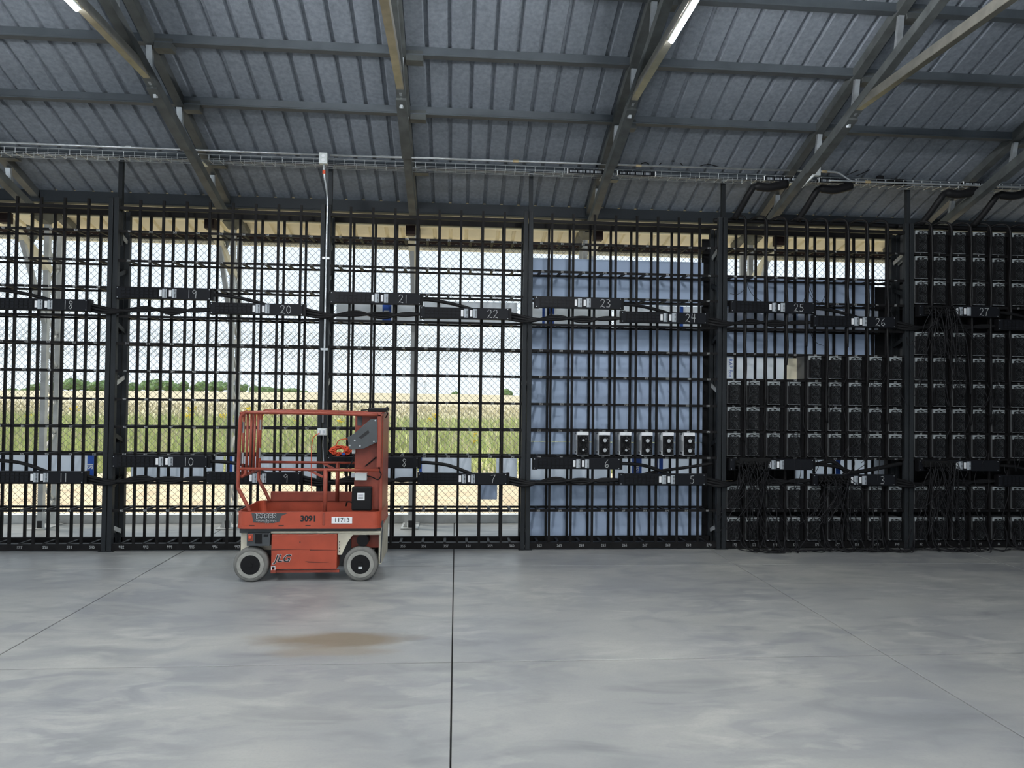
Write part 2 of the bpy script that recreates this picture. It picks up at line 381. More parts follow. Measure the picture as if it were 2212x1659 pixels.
# ---- outside: apron rail, columns, fence, ground
def build_outside():
    struct(MB().box(-12, 9.70, .0, 12, 9.86, .115).build('trim_1', 'outcol'), 'galvanised base channel along the slab edge')
    # ground: dirt strip rising gently to a field
    nx, ny = 50, 46
    ys = np.concatenate([np.linspace(9.85, 30, 14), np.geomspace(32, 420, 32)]); xs = np.linspace(-1, 1, nx)
    m = MB()
    def gz(x, y): 
        t = min(1, max(0, (y-20)/160)); 
        return -.12 + 1.95*t*t*(3-2*t) + .55*math.exp(-((x+20)/60)**2)*t - .012*max(0, x-10)*t + .03*sin(x*1.3)*cos(y*.9)*(1 if y > 11 else 0)
    for y in ys:
        for u in xs: x = u*(14+.75*(y-9.85)) - 4; m.v.append((x, y, gz(x, y)))
    for j in range(len(ys)-1):
        for i in range(nx-1): a = j*nx+i; m.f.append((a, a+1, a+nx+1, a+nx))
    g = m.build('ground', 'dirt', None, smooth=True); struct(g, 'dry tan earth and field beyond the hall')
    # ground colour: bare dirt near, straw field far
    mt = bpy.data.materials.new('field'); mt.use_nodes = True; t = mt.node_tree; b = t.nodes['Principled BSDF']; b.inputs['Roughness'].default_value = .95
    ge = t.nodes.new('ShaderNodeNewGeometry'); se = t.nodes.new('ShaderNodeSeparateXYZ'); t.links.new(ge.outputs['Position'], se.inputs[0])
    no = t.nodes.new('ShaderNodeTexNoise'); no.inputs['Scale'].default_value = .35; no.inputs['Detail'].default_value = 8; t.links.new(ge.outputs['Position'], no.inputs['Vector'])
    ad = t.nodes.new('ShaderNodeMath'); ad.operation = 'MULTIPLY_ADD'; ad.inputs[1].default_value = 12; t.links.new(no.outputs['Fac'], ad.inputs[0]); t.links.new(se.outputs['Y'], ad.inputs[2])
    mr = t.nodes.new('ShaderNodeMapRange'); mr.inputs[1].default_value = 0; mr.inputs[2].default_value = 120; t.links.new(ad.outputs[0], mr.inputs[0])
    r = t.nodes.new('ShaderNodeValToRGB'); e = r.color_ramp.elements
    e[0].position = .19; e[0].color = (.60,.48,.31,1); e[1].position = .95; e[1].color = (.48,.42,.28,1)
    for p_, c_ in ((.24, (.42,.43,.22,1)), (.42, (.42,.43,.23,1)), (.58, (.50,.44,.29,1))): el = e.new(p_); el.color = c_
    t.links.new(mr.outputs[0], r.inputs[0])
    n2 = t.nodes.new('ShaderNodeTexNoise'); n2.inputs['Scale'].default_value = 3.0; n2.inputs['Detail'].default_value = 6; t.links.new(ge.outputs['Position'], n2.inputs['Vector'])
    mx = t.nodes.new('ShaderNodeMix'); mx.data_type = 'RGBA'; mx.blend_type = 'MULTIPLY'; mx.inputs[0].default_value = .6
    cr = t.nodes.new('ShaderNodeValToRGB'); cr.color_ramp.elements[0].color = (.55,.52,.5,1); cr.color_ramp.elements[0].position = .35; cr.color_ramp.elements[1].color = (1,1,1,1); cr.color_ramp.elements[1].position = .6
    t.links.new(n2.outputs['Fac'], cr.inputs[0]); t.links.new(r.outputs[0], mx.inputs[6]); t.links.new(cr.outputs[0], mx.inputs[7]); t.links.new(mx.outputs[2], b.inputs['Base Color'])
    g.data.materials.clear(); g.data.materials.append(mt)
    # weeds
    def blades(name, mat, n, y0, y1, hmin, hmax, label, seed):
        R = np.random.default_rng(seed)
        y = y0 + (y1-y0)*R.random(n)**1.1; x = (R.random(n)*2-1)*(6+.55*y) - .12*y
        hh = hmin+(hmax-hmin)*R.random(n); an = R.random(n)*pi; wd = .03+.05*R.random(n)
        z = np.array([gz(a, b) for a, b in zip(x, y)]); le = (R.random((n, 2))-.5)*.35
        V = np.empty((n*3, 3)); V[0::3] = np.stack([x-np.cos(an)*wd, y-np.sin(an)*wd, z-.02], 1); V[1::3] = np.stack([x+np.cos(an)*wd, y+np.sin(an)*wd, z-.02], 1)
        V[2::3] = np.stack([x+le[:, 0]*hh, y+le[:, 1]*hh, z+hh], 1)
        me = bpy.data.meshes.new(name); me.from_pydata(V.tolist(), [], np.arange(n*3).reshape(-1, 3).tolist()); me.materials.append(MAT[mat])
        o = place(name, me); tag(o, label, 'grass'); o['kind'] = 'stuff'
    blades('weeds', 'weed', 26000, 17, 46, .12, .5, 'green weeds growing between the dirt strip and the field', 3)
    blades('straw_grass', 'strawgrass', 26000, 22, 75, .12, .42, 'dry straw-coloured grass of the field', 4)
    # yellow flowers
    spots = [(410,905),(415,893),(560,905),(590,900),(640,915),(535,893),(1025,953),(930,912),(940,905),(160,892),(60,905),(480,905),(735,915),(1026,940)]
    for k, (u, v) in enumerate(spots):
        x, y = px_ground(u, v+9, -.05); z = gz(x, y); s = y/1549.
        t_ = thing('wildflower', 'clump of yellow wildflowers in the green weeds', 'flower', (x, y, z), 'yellow wildflowers in the field')
        ml = MB(); mf = MB(); R = random.Random(k)
        for q in range(26):
            a = R.random()*6.28; rr = R.random()*9*s; h = (6+9*R.random())*s
            p = (cos(a)*rr, sin(a)*rr, h)
            ml.tube([(cos(a)*rr*.5, sin(a)*rr*.5, -.02), p], .3*s, 3)
            mf.cbox(p[0], p[1], p[2], 2.2*s, 2.2*s, 1.5*s)
        ml.build('stem', 'weed', t_); mf.build('blossom', 'flower', t_)
    # trees
    def crown(mb, c, r, seed):
        R = random.Random(seed); n = 9; mseg = 12
        for b in range(5):
            o = Vector((R.uniform(-.6,.6)*r[0], R.uniform(-.4,.4)*r[1], R.uniform(-.3,.45)*r[2])) + Vector(c); q = R.uniform(.5,.75); base = len(mb.v)
            for i in range(n+1):
                ph = pi*i/n
                for k in range(mseg):
                    th = 2*pi*k/mseg; d = q*(1+R.uniform(-.22,.22))
                    mb.v.append((o.x+r[0]*d*sin(ph)*cos(th), o.y+r[1]*d*sin(ph)*sin(th), o.z+r[2]*d*cos(ph)))
            for i in range(n):
                for k in range(mseg):
                    k2 = (k+1) % mseg; mb.f.append((base+i*mseg+k, base+i*mseg+k2, base+(i+1)*mseg+k2, base+(i+1)*mseg+k))
    def tree(u, vt, vb, half, dist, label, group, seed):
        x = px_x(u, dist); zt, zb = px_z(u, vt, dist), px_z(u, vb, dist)-1.2; h = zt-zb; s = dist/1549.
        t_ = thing('tree', label, 'tree', (x, dist, zb), group)
        m = MB(); crown(m, (0, 0, h*.62), (half*s, half*s*.8, h*.40), seed); m.build('crown', 'leaf', t_)
        MB().tube([(0, 0, -.5), (0, 0, h*.5)], .22, 6).build('trunk', 'trunk', t_)
    R = random.Random(5)
    for k in range(30):
        u = 40 + k*21 + R.uniform(-5, 5)
        top = 829 if u < 120 else (820 + (u-120)*.012 if u < 480 else 826+(u-480)*.09)
        top += R.uniform(-2, 3) + (8 if u < 70 else 0)
        tree(u, top, 847, R.uniform(12, 19), R.uniform(205, 235), 'distant green tree in the tree line on the horizon', 'tree line on the left horizon', k)
    tree(1097, 840, 860, 15, 215, 'lone green tree on the horizon beside the blue-board rack', None, 90)
    tree(983, 846, 858, 8, 230, 'small faint tree on the horizon left of the lone tree', None, 91)
    # pylon
    x = px_x(918, 260); zb = px_z(918, 856, 260); zt = px_z(918, 822, 260); H = zt-zb
    m = MB()
    for a in (-1, 1): m.bar((a*.7, 0, 0), (a*.12, 0, H), .10, .10)
    for k in range(7):
        z0, z1 = H*k/7, H*(k+1)/7; w0, w1 = .7-.58*k/7, .7-.58*(k+1)/7
        m.bar((-w0, 0, z0), (w1, 0, z1), .07, .07); m.bar((w0, 0, z0), (-w1, 0, z1), .07, .07)
    for z in (.72, .86): m.bar((-1.4, 0, H*z), (1.4, 0, H*z), .09, .09)
    tag(m.build('power_pylon', 'outcol', None, (x, 260, zb)), 'faint lattice power pylon on the horizon', 'pylon')
    # laced columns under the eaves
    names = {1: 'laced steel column by the left edge, outside the racks', 2: 'laced steel column outside, behind the mast lift', 3: 'laced steel column outside between power strips 21 and 22'}
    for i, X in enumerate(TX):
        if i in (8,): continue
        c = thing('laced_column', names.get(i, 'laced steel column hidden behind the boarded racks'), 'column', (X*1.035, 9.35, 0), 'columns under the eaves')
        MB().box(-.03, -.03, .01, .03, .03, zs(9.35)-.10).build('inner_chord', 'outcol', c)
        MB().box(-.03, .26, .01, .03, .30, zs(9.65)-.10).build('outer_chord', 'outcol', c)
        z = .12; k = 0
        while z < 3.3:
            MB().bar((0, .02 if k % 2 == 0 else .25, z), (0, .25 if k % 2 == 0 else .02, z+.21), .03, .03, (1, 0, 0)).build('lacing', 'outcol', c)
            z += .21; k += 1
        MB().box(-.12, -.10, 0, .10, .36, .012).build('base_plate', 'outcol', c)
        MB().prism([(-.10, .012), (-.045, .012), (-.045, .12)], 'y', .0, .01).build('base_gusset', 'outcol', c)
        MB().box(-.028, -.035, .012, .028, -.03, .10).build('base_socket', 'ink', c)
        MB().bar((0, -.83, 3.66), (0, .05, 3.22), .075, .085).build('knee_brace', 'cream', c)
        MB().box(-.055, -.90, 3.60, .055, -.80, 3.72).build('brace_end', 'beam', c)
        MB().prism([(-.55, 3.66), (-.25, 3.66), (-.42, 3.45)], 'x', .05, .06).build('brace_gusset', 'chord', c)
        MB().bar((0, -.6, 3.62), (0, -.02, 2.55), .05, .05).build('stay', 'outcol', c)
    # chain-link fence
    def mesh_panel(name, x0, x1, z0, z1, y, parent, ph=0.0):
        p = .086; xs_ = np.arange(x0, x1, p/2); nz = int((z1-z0)/(p/2)); V = []; F = []
        r = .0026; js = np.arange(nz+1); n = len(js)
        for i, x in enumerate(xs_):
            sg = np.where((js+i) % 2 == 0, -1, 1)*p/4
            jit = RNG.normal(0, .0012, n)
            px, pz = x + sg + jit + ph, z0 + js*p/2 + RNG.normal(0, .0012, n); py = y + np.where((js+i) % 2 == 0, .002, -.002)
            base = len(V)*0
            ring = np.stack([np.stack([px-1.3*r, py, pz], 1), np.stack([px, py-r, pz], 1), np.stack([px+1.3*r, py, pz], 1), np.stack([px, py+r, pz], 1)], 1).reshape(-1, 3)
            V.append(ring); b = i*n*4
            j = np.arange(n-1)[:, None]; k = np.arange(4)[None, :]
            a0 = b + j*4 + k; a1 = b + j*4 + (k+1) % 4
            F.append(np.stack([a0, a1, a1+4, a0+4], 2).reshape(-1, 4))
        me = bpy.data.meshes.new(name); me.from_pydata(np.concatenate(V).tolist(), [], np.concatenate(F).tolist()); me.materials.append(MAT['wire'])
        o = place(name, me, parent); o['kind'] = 'stuff'; return o
    fx = [-7.35, -5.11, -2.856, -.564, 1.67, 3.92, 6.2]
    lab = ['chain-link fence section beyond the leftmost rack, left of the laced column', 'chain-link fence section between the two left laced columns', 'chain-link fence section behind the mast lift',
           'chain-link fence section behind power strip 22 with the open field', 'chain-link fence section mostly hidden behind the blue boards', 'chain-link strip showing above the boards over power strip 25']
    for i in range(6):
        t_ = thing('chain_link_fence', lab[i], 'fence', (0, 0, 0), 'chain-link fence sections')
        mesh_panel('upper_mesh', fx[i], fx[i+1], 2.17, 3.77, 9.675, t_)
        if i < 4: mesh_panel('lower_mesh', fx[i], fx[i+1] if i < 3 else 1.2, .13, 2.54, 9.69, t_, .028)
        if i == 0: mesh_panel('folded_mesh', -5.42, -5.11, .05, 3.5, 9.70, t_, .03)
def px_ray(u, v):
    fw = Vector((sin(YAW)*cos(PITCH), cos(YAW)*cos(PITCH), sin(PITCH))); rt = Vector((cos(YAW), -sin(YAW), 0)); dn = fw.cross(rt)
    r2 = cos(ROLL)*rt + sin(ROLL)*dn; d2 = -sin(ROLL)*rt + cos(ROLL)*dn
    return r2*(u-1106) + d2*(v-829.5) + fw*F_PX
def at_y(u, v, Y): r = px_ray(u, v); t = Y/r.y; return Vector((r.x*t, Y, CAM_H + r.z*t))
def px_x(u, Y): return at_y(u, 850, Y).x
def px_z(u, v, Y): return at_y(u, v, Y).z
def px_ground(u, v, z):
    r = px_ray(u, v); t = (z-CAM_H)/r.z; return r.x*t, r.y*t
build_outside()
# ================================================================== RACKS
BX = [-5.946 + 2.2445*i for i in range(7)]             # bay boundaries
YF, YB, BW = 8.018, 8.292, .2438
ROWS = [3.441, 3.123, 2.83, 2.522, 2.23, 1.933, 1.629, 1.332, 1.035, .731, .434]
NUMROW = [0, 1, 2, 4, 5, 6, 7, 8, 10]                   # rails that carry the written numbers; the tenth row is the foot channel
def barx(b): return [BX[b] + .2687 + BW*k for k in range(8)]
def cellx(b, c):                                        # clear limits of a slot
    e = [BX[b]+.045] + barx(b) + [BX[b+1]-.045]; return e[c], e[c+1]
RLAB = ['black steel shelving bay at the left edge holding power strips 18 and 11', 'open black shelving bay left of the conduit upright', 'open black shelving bay right of the conduit upright',
        'black shelving bay lined with blue foam boards, six miners in it', 'black shelving bay half filled with miners, holding strips 25 and 26', 'black shelving bay packed full of miners at the right edge']
RACKS = []
ME_FB = MB().box(-.0125, -.0125, .02, .0125, .0125, 3.785).mesh('front_bar', 'rack')
ME_BB = MB().box(-.0125, -.0125, .07, .0125, .0125, 3.70).mesh('rear_bar', 'rack')
ME_CB = MB().box(-.014, 0, -.006, .014, YB-YF, .012).mesh('cross_bar', 'rack')
FIRST = [451, 361, 271, 181, 91, 1]
def build_rack(b):
    x0, x1 = BX[b]+.033, BX[b+1]-.033
    t = thing('steel_rack', RLAB[b], 'rack', (BX[b], YF, 0), 'racks along the wall')
    o = Vector((-BX[b], -YF, 0))
    for x in barx(b):
        place('front_bar', ME_FB, t, (x-BX[b], 0, 0)); place('rear_bar', ME_BB, t, (x-BX[b], YB-YF, 0))
    xl, xr = x0-BX[b], x1-BX[b]; D = YB-YF
    ra = MB().prism([(-.0125, -.013), (.0, -.013), (.0, .008), (.022, .008), (.022, .013), (-.0125, .013)], 'x', xl, xr).mesh('front_rail', 'rack')
    rb = MB().box(xl, -.0125, -.011, xr, .0125, .011).mesh('rear_rail', 'rack')
    for z in ROWS:
        place('front_rail', ra, t, (0, 0, z)); place('rear_rail', rb, t, (0, D, z))
        for c in range(9):
            a, e = cellx(b, c); place('cross_bar', ME_CB, t, (a+(e-a)*.44-BX[b], 0, z))
    MB().box(xl, -.02, 3.672, xr, .02, 3.708).build('head_rail', 'rack', t); MB().box(xl, D-.02, 3.672, xr, D+.02, 3.73).build('rear_head_rail', 'rack', t)
    MB().prism([(-.018, .012), (.02, .012), (.02, .075), (.05, .075), (.05, .082), (-.018, .082)], 'x', xl, xr).build('foot_channel', 'rack', t)
    MB().box(xl, D-.03, .02, xr, D+.015, .10).build('rear_foot_channel', 'rack', t)
    for c in range(9):
        a, e = cellx(b, c); place('cross_bar', ME_CB, t, (a+(e-a)*.44-BX[b], 0, .076))
    # written slot numbers
    n = FIRST[b]
    for r in range(10):
        z = ROWS[NUMROW[r]]-.009 if r < 9 else .034
        hh = .018 if r < 9 else .026
        for c in range(9):
            a, e = cellx(b, c); xc = (a+e)/2-BX[b]-.02; s = str(n); n += 1
            if not (-5.3 < a < 6.9): continue
            m = MB(); scribble(m, s, xc + random.uniform(-.012, .012), z, hh, .0035 if r < 9 else .0045, -.0190 if r == 9 else -.0135)
            m.build('number_mark', 'chalk', t)
    RACKS.append(t)
for b in range(6): build_rack(b)

# uprights between the bays
ULAB = {1: 'black rack upright between strips 18 and 19', 2: 'black rack upright with the conduit, behind the mast lift', 3: 'black rack upright between the open bay and the blue-board bay', 4: 'black rack upright right of the blue foam boards', 5: 'black rack upright left of the rack packed with miners'}
for i in range(7):
    X = BX[i]
    t = thing('rack_upright', ULAB.get(i, 'black rack upright outside the frame'), 'upright', (X, YF, 0), 'uprights between the racks'); D = YB-YF
    up = 4.245
    MB().box(-.054, -.028, 0, -.007, .03, 3.80).build('front_post', 'post', t, bevel=.004)
    MB().box(.003, -.028, 0, .052, .03, 3.80).build('front_post', 'post', t, bevel=.004)
    MB().box(.008, .045, 3.3, .052, .092, up).build('roof_post', 'post', t)
    MB().box(.000, .038, up-.008, .060, .10, up).build('cap_plate', 'galv', t)
    MB().box(-.054, D-.03, 0, -.006, D+.03, 3.72).build('rear_post', 'post', t, bevel=.004)
    MB().box(.004, D-.03, 0, .052, D+.03, 3.72).build('rear_post', 'post', t, bevel=.004)
    for k, z in enumerate((3.42, 3.0, 2.42, 1.82, 1.22, .72, .22)):
        s = -1 if k % 2 else 1
        for xx in (-.03, .028): MB().bar((xx, .03, z+.03*s), (xx, D-.03, z-.05*s), .012, .045).build('strut', 'outcol' if k in (0, 3, 6) else 'post', t)
    MB().box(-.075, -.045, 0, .075, .06, .008).build('foot_plate', 'post', t)

# ================================================================== POWER STRIPS
PW = .975
def pdu_meshes():
    d = {}
    d['body'] = MB().box(0, 0, 0, PW, .075, .124).mesh('body', 'pdu')
    d['end'] = MB().box(-.008, .004, -.006, .046, .07, .130).mesh('end_bracket', 'pdu2')
    d['end2'] = MB().box(0, .012, -.004, .03, .075, .128).mesh('gland_bracket', 'pdu2')
    m = MB(); m.box(.05, -.004, .008, .435, 0, .118)
    d['panel'] = m.mesh('outlet_panel', 'pdu2')
    m = MB()
    for r in range(3):
        for c in range(8):
            x, z = .064+c*.047, .015+r*.034; m.box(x, -.009, z, x+.033, -.004, z+.026); 
    d['outlets'] = m.mesh('outlet_row', 'pdu')
    d['label'] = MB().box(0, -.004, .028, .026, 0, .098).mesh('label_plate', 'white')
    m = MB(); m.box(0, -.012, .014, .044, 0, .110)
    d['breaker'] = m.mesh('breaker', 'breaker')
    m = MB()
    for k in range(6): m.box(.026, -.019, .020+k*.015, .036, -.012, .028+k*.015)
    d['toggle'] = m.mesh('toggles', 'liftgrey')
    m = MB()
    for x in (.012, PW-.012):
        for z in (.012, .112): m.box(x-.004, -.003, z-.004, x+.004, 0, z+.004)
    d['screws'] = m.mesh('screws', 'steel')
    return d
PM = pdu_meshes()
STRIP = {}
def pdu(x, z, num, label, write=True):
    t = thing('power_strip', label, 'power strip', (x, 7.925, z), 'black power strips on the racks')
    place('body', PM['body'], t, bevel=.003); place('end_bracket', PM['end'], t); place('gland_bracket', PM['end2'], t, (PW, 0, 0))
    pl = place('outlet_panel', PM['panel'], t); place('outlet_row', PM['outlets'], pl)
    for q in (.445, .545):
        place('label_plate', PM['label'], t, (q, 0, 0)); k = place('breaker', PM['breaker'], t, (q+.034, 0, 0)); place('toggles', PM['toggle'], k)
    place('screws', PM['screws'], t)
    if write:
        m = MB(); scribble(m, str(num), .735 if len(str(num)) > 1 else .80, .018, .088, .0055, -.0025); m.build('number_mark', 'chalk', t)
    STRIP[num] = t; return t
UPL, UPR, LOL, LOR = 2.705, 2.560, .908, .735
SN = {0: ((17, 18), (12, 11)), 1: ((19, 20), (10, 9)), 2: ((21, 22), (8, 7)), 3: ((23, 24), (6, 5)), 4: ((25, 26), (4, 3)), 5: ((27, 28), (2, 1))}
K = 'black power strip chalk-marked %d '
PL = {17: 'black power strip cut off at the left edge, upper row', 18: K % 18 + 'near the upper left edge', 19: K % 19 + 'just right of the left upright', 20: K % 20 + 'above the mast lift', 21: K % 21 + 'right of the conduit upright',
 22: K % 22 + 'left of the blue boards, upper row', 23: K % 23 + 'at upper left of the blue boards', 24: K % 24 + 'at upper right of the blue boards', 25: K % 25 + 'at upper left of the half-filled rack', 26: K % 26 + 'at upper right of the half-filled rack',
 27: K % 27 + 'among the miners of the full rack', 28: 'black power strip at the right edge beside the one marked 27', 12: 'black power strip cut off at the left edge, lower row', 11: K % 11 + 'near the lower left edge', 10: K % 10 + 'left of the mast lift',
 9: K % 9 + 'seen through the mast lift rails', 8: K % 8 + 'just right of the lift mast', 7: K % 7 + 'above the small foam offcut', 6: K % 6 + 'below the row of six white-sided miners', 5: K % 5 + 'at lower right of the blue boards',
 4: 'black power strip crowded with plugs at lower left of the half-filled rack', 3: K % 3 + 'behind cords on the half-filled rack', 2: 'black power strip crowded with plugs at the lower right edge', 1: 'black power strip in the lower right corner'}
for b in range(6):
    (a, c), (d, e) = SN[b]; xl, xr = BX[b]+.075, BX[b]+1.052
    pdu(xl, UPL, a, PL[a]); pdu(xr, UPR, c, PL[c]); pdu(xl, LOL, d, PL[d], d not in (4, 2)); pdu(xr, LOR, e, PL[e], e != 1)

# thick feed cables
def cable(name, label, pts, r, group, mat='cable', n=8, seg=8):
    return tag(MB().tube(spline(pts, seg), r, n).build(name, mat, None, smooth=True), label, 'cable', group)
BPL = ['at the left edge', 'left of the conduit upright', 'behind the lift mast', 'on the blue-board rack', 'on the half-filled rack', 'on the full right rack']
for b in range(6):
    for zl, zr, lv in ((UPL, UPR, 0), (LOL, LOR, 1)):
        a, c = SN[b][lv]; prev = SN[b-1][lv][1] if b else None
        x = BX[b]; row = 'upper' if lv == 0 else 'lower'
        up = .05 if b == 3 and lv else 0
        cable('feed_cable', 'thick black cable arching between the two %s strips %s' % (row, BPL[b]), [(x+1.03, 7.97, zl+.06), (x+1.16, 7.97, zl+.06), (x+1.38, 7.985, zl+.03), (x+1.62, 8.0, zr+.115), (x+1.75, 8.02, zr+.06)], .019, 'feed cables between power strips')
        if prev is not None:
            for q in range(3):
                cable('feed_cable', 'thick black cable running past the upright, %s strips %s' % (row, BPL[b]),
                      [(x-.20, 7.965+.012*q, zr+.075-.03*q), (x-.08, 7.955, zr+.05-.03*q), (x+.06, 7.955, zr+.02-.012*q), (x+.34, 7.98+.02*q, zr+.02+.022*q), (x+.62, 8.0, zr+.055-.028*q), (x+.86, 8.0, zr+.03+.012*q), (x+1.07, 7.99, zr+.05)], .016, 'feed cables between power strips')
cable('feed_cable', 'black cable rising to the right from power strip 5', [(BX[3]+1.25, 7.99, LOR+.09), (BX[3]+1.5, 8.03, LOR+.14), (BX[3]+1.85, 8.03, LOR+.19), (BX[3]+2.14, 8.0, LOR+.24)], .018, 'feed cables between power strips')
cable('feed_cable', 'black cable humped behind the cords above strip 3', [(BX[4]+.95, 7.99, LOR+.20), (BX[4]+1.15, 8.0, LOR+.24), (BX[4]+1.30, 8.0, LOR+.27), (BX[4]+1.42, 8.0, LOR+.20), (BX[4]+1.52, 8.0, LOR+.11)], .024, 'feed cables between power strips')
cable('feed_cable', 'black cable sloping up to the right above strip 3', [(BX[4]+1.45, 8.0, LOR+.12), (BX[4]+1.75, 8.0, LOR+.17), (BX[4]+2.0, 8.0, LOR+.22), (BX[4]+2.15, 8.0, LOR+.25)], .024, 'feed cables between power strips')

# ================================================================== BOARDS behind the racks
def board(name, x0, x1, z0, z1, mat, label, cat='board', y=8.325, th=.025, group=None):
    return tag(MB().box(-(x1-x0)/2, 0, 0, (x1-x0)/2, th, z1-z0).build(name, mat, None, ((x0+x1)/2, y, z0)), label, cat, group)
b3, b4 = BX[3], BX[4]
for z0, z1, w_ in ((2.812, 3.335, 'top'), (1.19, 2.522, 'tall middle'), (1.038, 1.184, 'narrow strip behind the six miners'), (.095, .748, 'bottom')):
    board('foam_board', b3+.03, b3+2.13, z0, z1, 'foamblue', 'blue-grey foam board lining the rack of six miners, %s piece' % w_ if 'strip' not in w_ else 'narrow blue-grey foam board behind the row of six miners', group='blue foam boards')
board('foam_board', b4+.04, b4+2.02, 2.205, 3.165, 'foamblue', 'blue-grey foam board behind power strips 25 and 26', group='blue foam boards')
board('foam_board', BX[2]+1.72, BX[2]+1.945, .515, .735, 'foamblue', 'small blue-grey foam offcut below power strip 7')
board('black_backing', b4+.03, b4+2.16, 1.05, 1.945, 'filler', 'black backing sheet behind the middle miners right of strip 24', 'sheet')
board('black_backing', b4+1.06, b4+2.16, 1.95, 2.235, 'filler', 'black backing sheet behind the short miner row under strip 26', 'sheet', y=8.36)
board('black_backing', b4+.03, b4+2.16, .02, .735, 'filler', 'black backing sheet behind the bottom miners right of strip 5', 'sheet')
board('black_backing', b4+.03, b4+1.02, .74, 1.045, 'filler', 'black backing sheet behind the plug-crowded strip left of strip 3', 'sheet')
board('black_backing', BX[5]+.02, BX[5]+2.2, .02, 3.64, 'filler', 'tall black backing sheet behind the full rack at right', 'sheet')
board('black_backing', b3+2.12, b3+2.30, .02, 3.62, 'filler', 'black closing strip between the blue boards and strip 25', 'sheet', y=8.34)
board('black_backing', b4+1.99, b4+2.30, .02, 3.1, 'filler', 'black closing strip behind the upright right of strip 26', 'sheet', y=8.352)
def strip(x0, x1, z0, z1, label, prints, y=8.305):
    t = thing('wrap_board', label, 'board', (x0, y, z0), 'white boards with blue print')
    MB().box(0, 0, 0, x1-x0, .015, z1-z0).build('sheet', 'wrap', t)
    for (p0, p1, txt) in prints:
        MB().box(p0, -.002, .0, p1, 0, z1-z0).build('blue_print', 'blueprint', t)
        if txt: place('lettering', text_mesh('lettering', txt, .085, 'white', bold=.002), t, ((p0+p1)/2, -.004, (z1-z0)*.45), (pi/2, radians(-90), 0))
    return t
H = .27
strip(BX[0]+.95, BX[0]+1.98, .755, 1.025, 'white board with a blue printed end above strip 11', [(.02, .05, ''), (.93, 1.0, 'SI')])
strip(BX[1]+.10, BX[1]+1.10, .755, 1.02, 'white board partly hidden behind power strip 10', [])
strip(BX[1]+1.13, BX[1]+2.15, .755, 1.02, 'white board with blue print between strips 10 and 9', [(.03, .07, ''), (.10, .15, '')])
strip(BX[2]+.62, BX[2]+1.02, .755, 1.02, 'white board end hidden behind power strip 8', [])
strip(BX[2]+1.04, BX[2]+1.64, .755, 1.02, 'white board with a blue edge right of power strip 8', [(.0, .035, '')])
strip(BX[2]+1.93, BX[2]+2.17, .755, 1.02, 'short white board at the right end above strip 7', [])
strip(BX[2]+.08, BX[2]+1.05, 2.53, 2.80, 'white board with a blue logo under power strip 21', [(.52, .62, 'SI')])
strip(BX[2]+1.07, BX[2]+2.15, 2.53, 2.80, 'white board above power strip 22', [])
strip(BX[3]+.07, BX[3]+1.02, 2.53, 2.80, 'white board with a blue block under power strip 23', [(.13, .16, ''), (.20, .27, 'SI')], 8.30)
strip(BX[3]+1.05, BX[3]+2.10, 2.53, 2.80, 'white board with a narrow blue stripe above strip 24', [(.79, .83, '')], 8.30)
strip(BX[3]+.07, BX[3]+1.03, .755, 1.02, 'white board under power strip 6', [], 8.30)
strip(BX[3]+1.05, BX[3]+2.12, .755, 1.02, 'white board with blue lettered block between strips 6 and 5', [(.23, .345, 'ISI'), (.50, .545, ''), (.555, .60, '')], 8.30)
strip(BX[4]+.05, BX[4]+1.02, 2.53, 2.80, 'white board under the left upper strip of the half-filled rack', [], 8.30)
strip(BX[4]+1.05, BX[4]+2.05, 2.53, 2.80, 'white board above the right upper strip of the half-filled rack', [], 8.30)
strip(BX[4]+1.02, BX[4]+2.17, .76, 1.01, 'white board with a blue block seen through the cords above strip 3', [(.50, .56, '')], 8.30)
t = strip(BX[4]+.05, BX[4]+.93, 1.945, 2.21, 'white printed board in the gap left of the short miner row', [])
place('lettering', text_mesh('lettering', 'RAP Eco', .062, 'blueprint'), t, (.165, -.003, .135), (pi/2, radians(90), 0))
place('lettering', text_mesh('lettering', 'TP', .04, 'blueprint'), t, (.07, -.003, .22), (pi/2, radians(90), 0))
tag(MB().prism([(0, 0), (.16, 0), (.16, .26), (.01, .26)], 'y', 0, .02).build('bare_panel', 'cream', None, (BX[4]+.86, 8.27, 1.948)), 'cream metal panel beside the first miner of the short row', 'panel')

# ================================================================== MINERS
def fan_mesh(s):
    m = MB(); h = s/2; m.ring((0, 0), h*.98, h*.90, -.022, 0, 20)
    for a, b in ((-1,-1),(1,-1),(1,1),(-1,1)): m.prism([(a*h, b*h), (a*h*.45, b*h), (a*h*.70, b*h*.70), (a*h, b*h*.45)][::(1 if a*b > 0 else -1)], 'y', -.022, 0)
    for k in range(7):
        a = 2*pi*k/7; n = len(m.v)
        for r, da, y in ((.30, 0, -.016), (.86, .25, -.018), (.86, .95, -.004), (.30, .7, -.004)): m.v.append((cos(a+da)*r*h, y, sin(a+da)*r*h))
        m.f.append((n, n+1, n+2, n+3))
    return m.mesh('fan', 'fanblack')
def hub_mesh(r): m = MB(); m.cyl((0, -.0005, 0), (0, -.023, 0), r, 14); return m.mesh('hub', 'hub')
def grille_mesh(s):
    m = MB(); h = s/2
    for r in (.35, .62, .88): m.tube([(cos(2*pi*k/16)*r*h, -.026, sin(2*pi*k/16)*r*h) for k in range(16)], .0012, 3, closed=True)
    for a in (.785, 2.356): m.tube([(cos(a)*h*1.2, -.0255, sin(a)*h*1.2), (-cos(a)*h*1.2, -.0255, -sin(a)*h*1.2)], .0012, 3)
    return m.mesh('finger_guard', 'liftgrey')
MH, MD = .262, .325
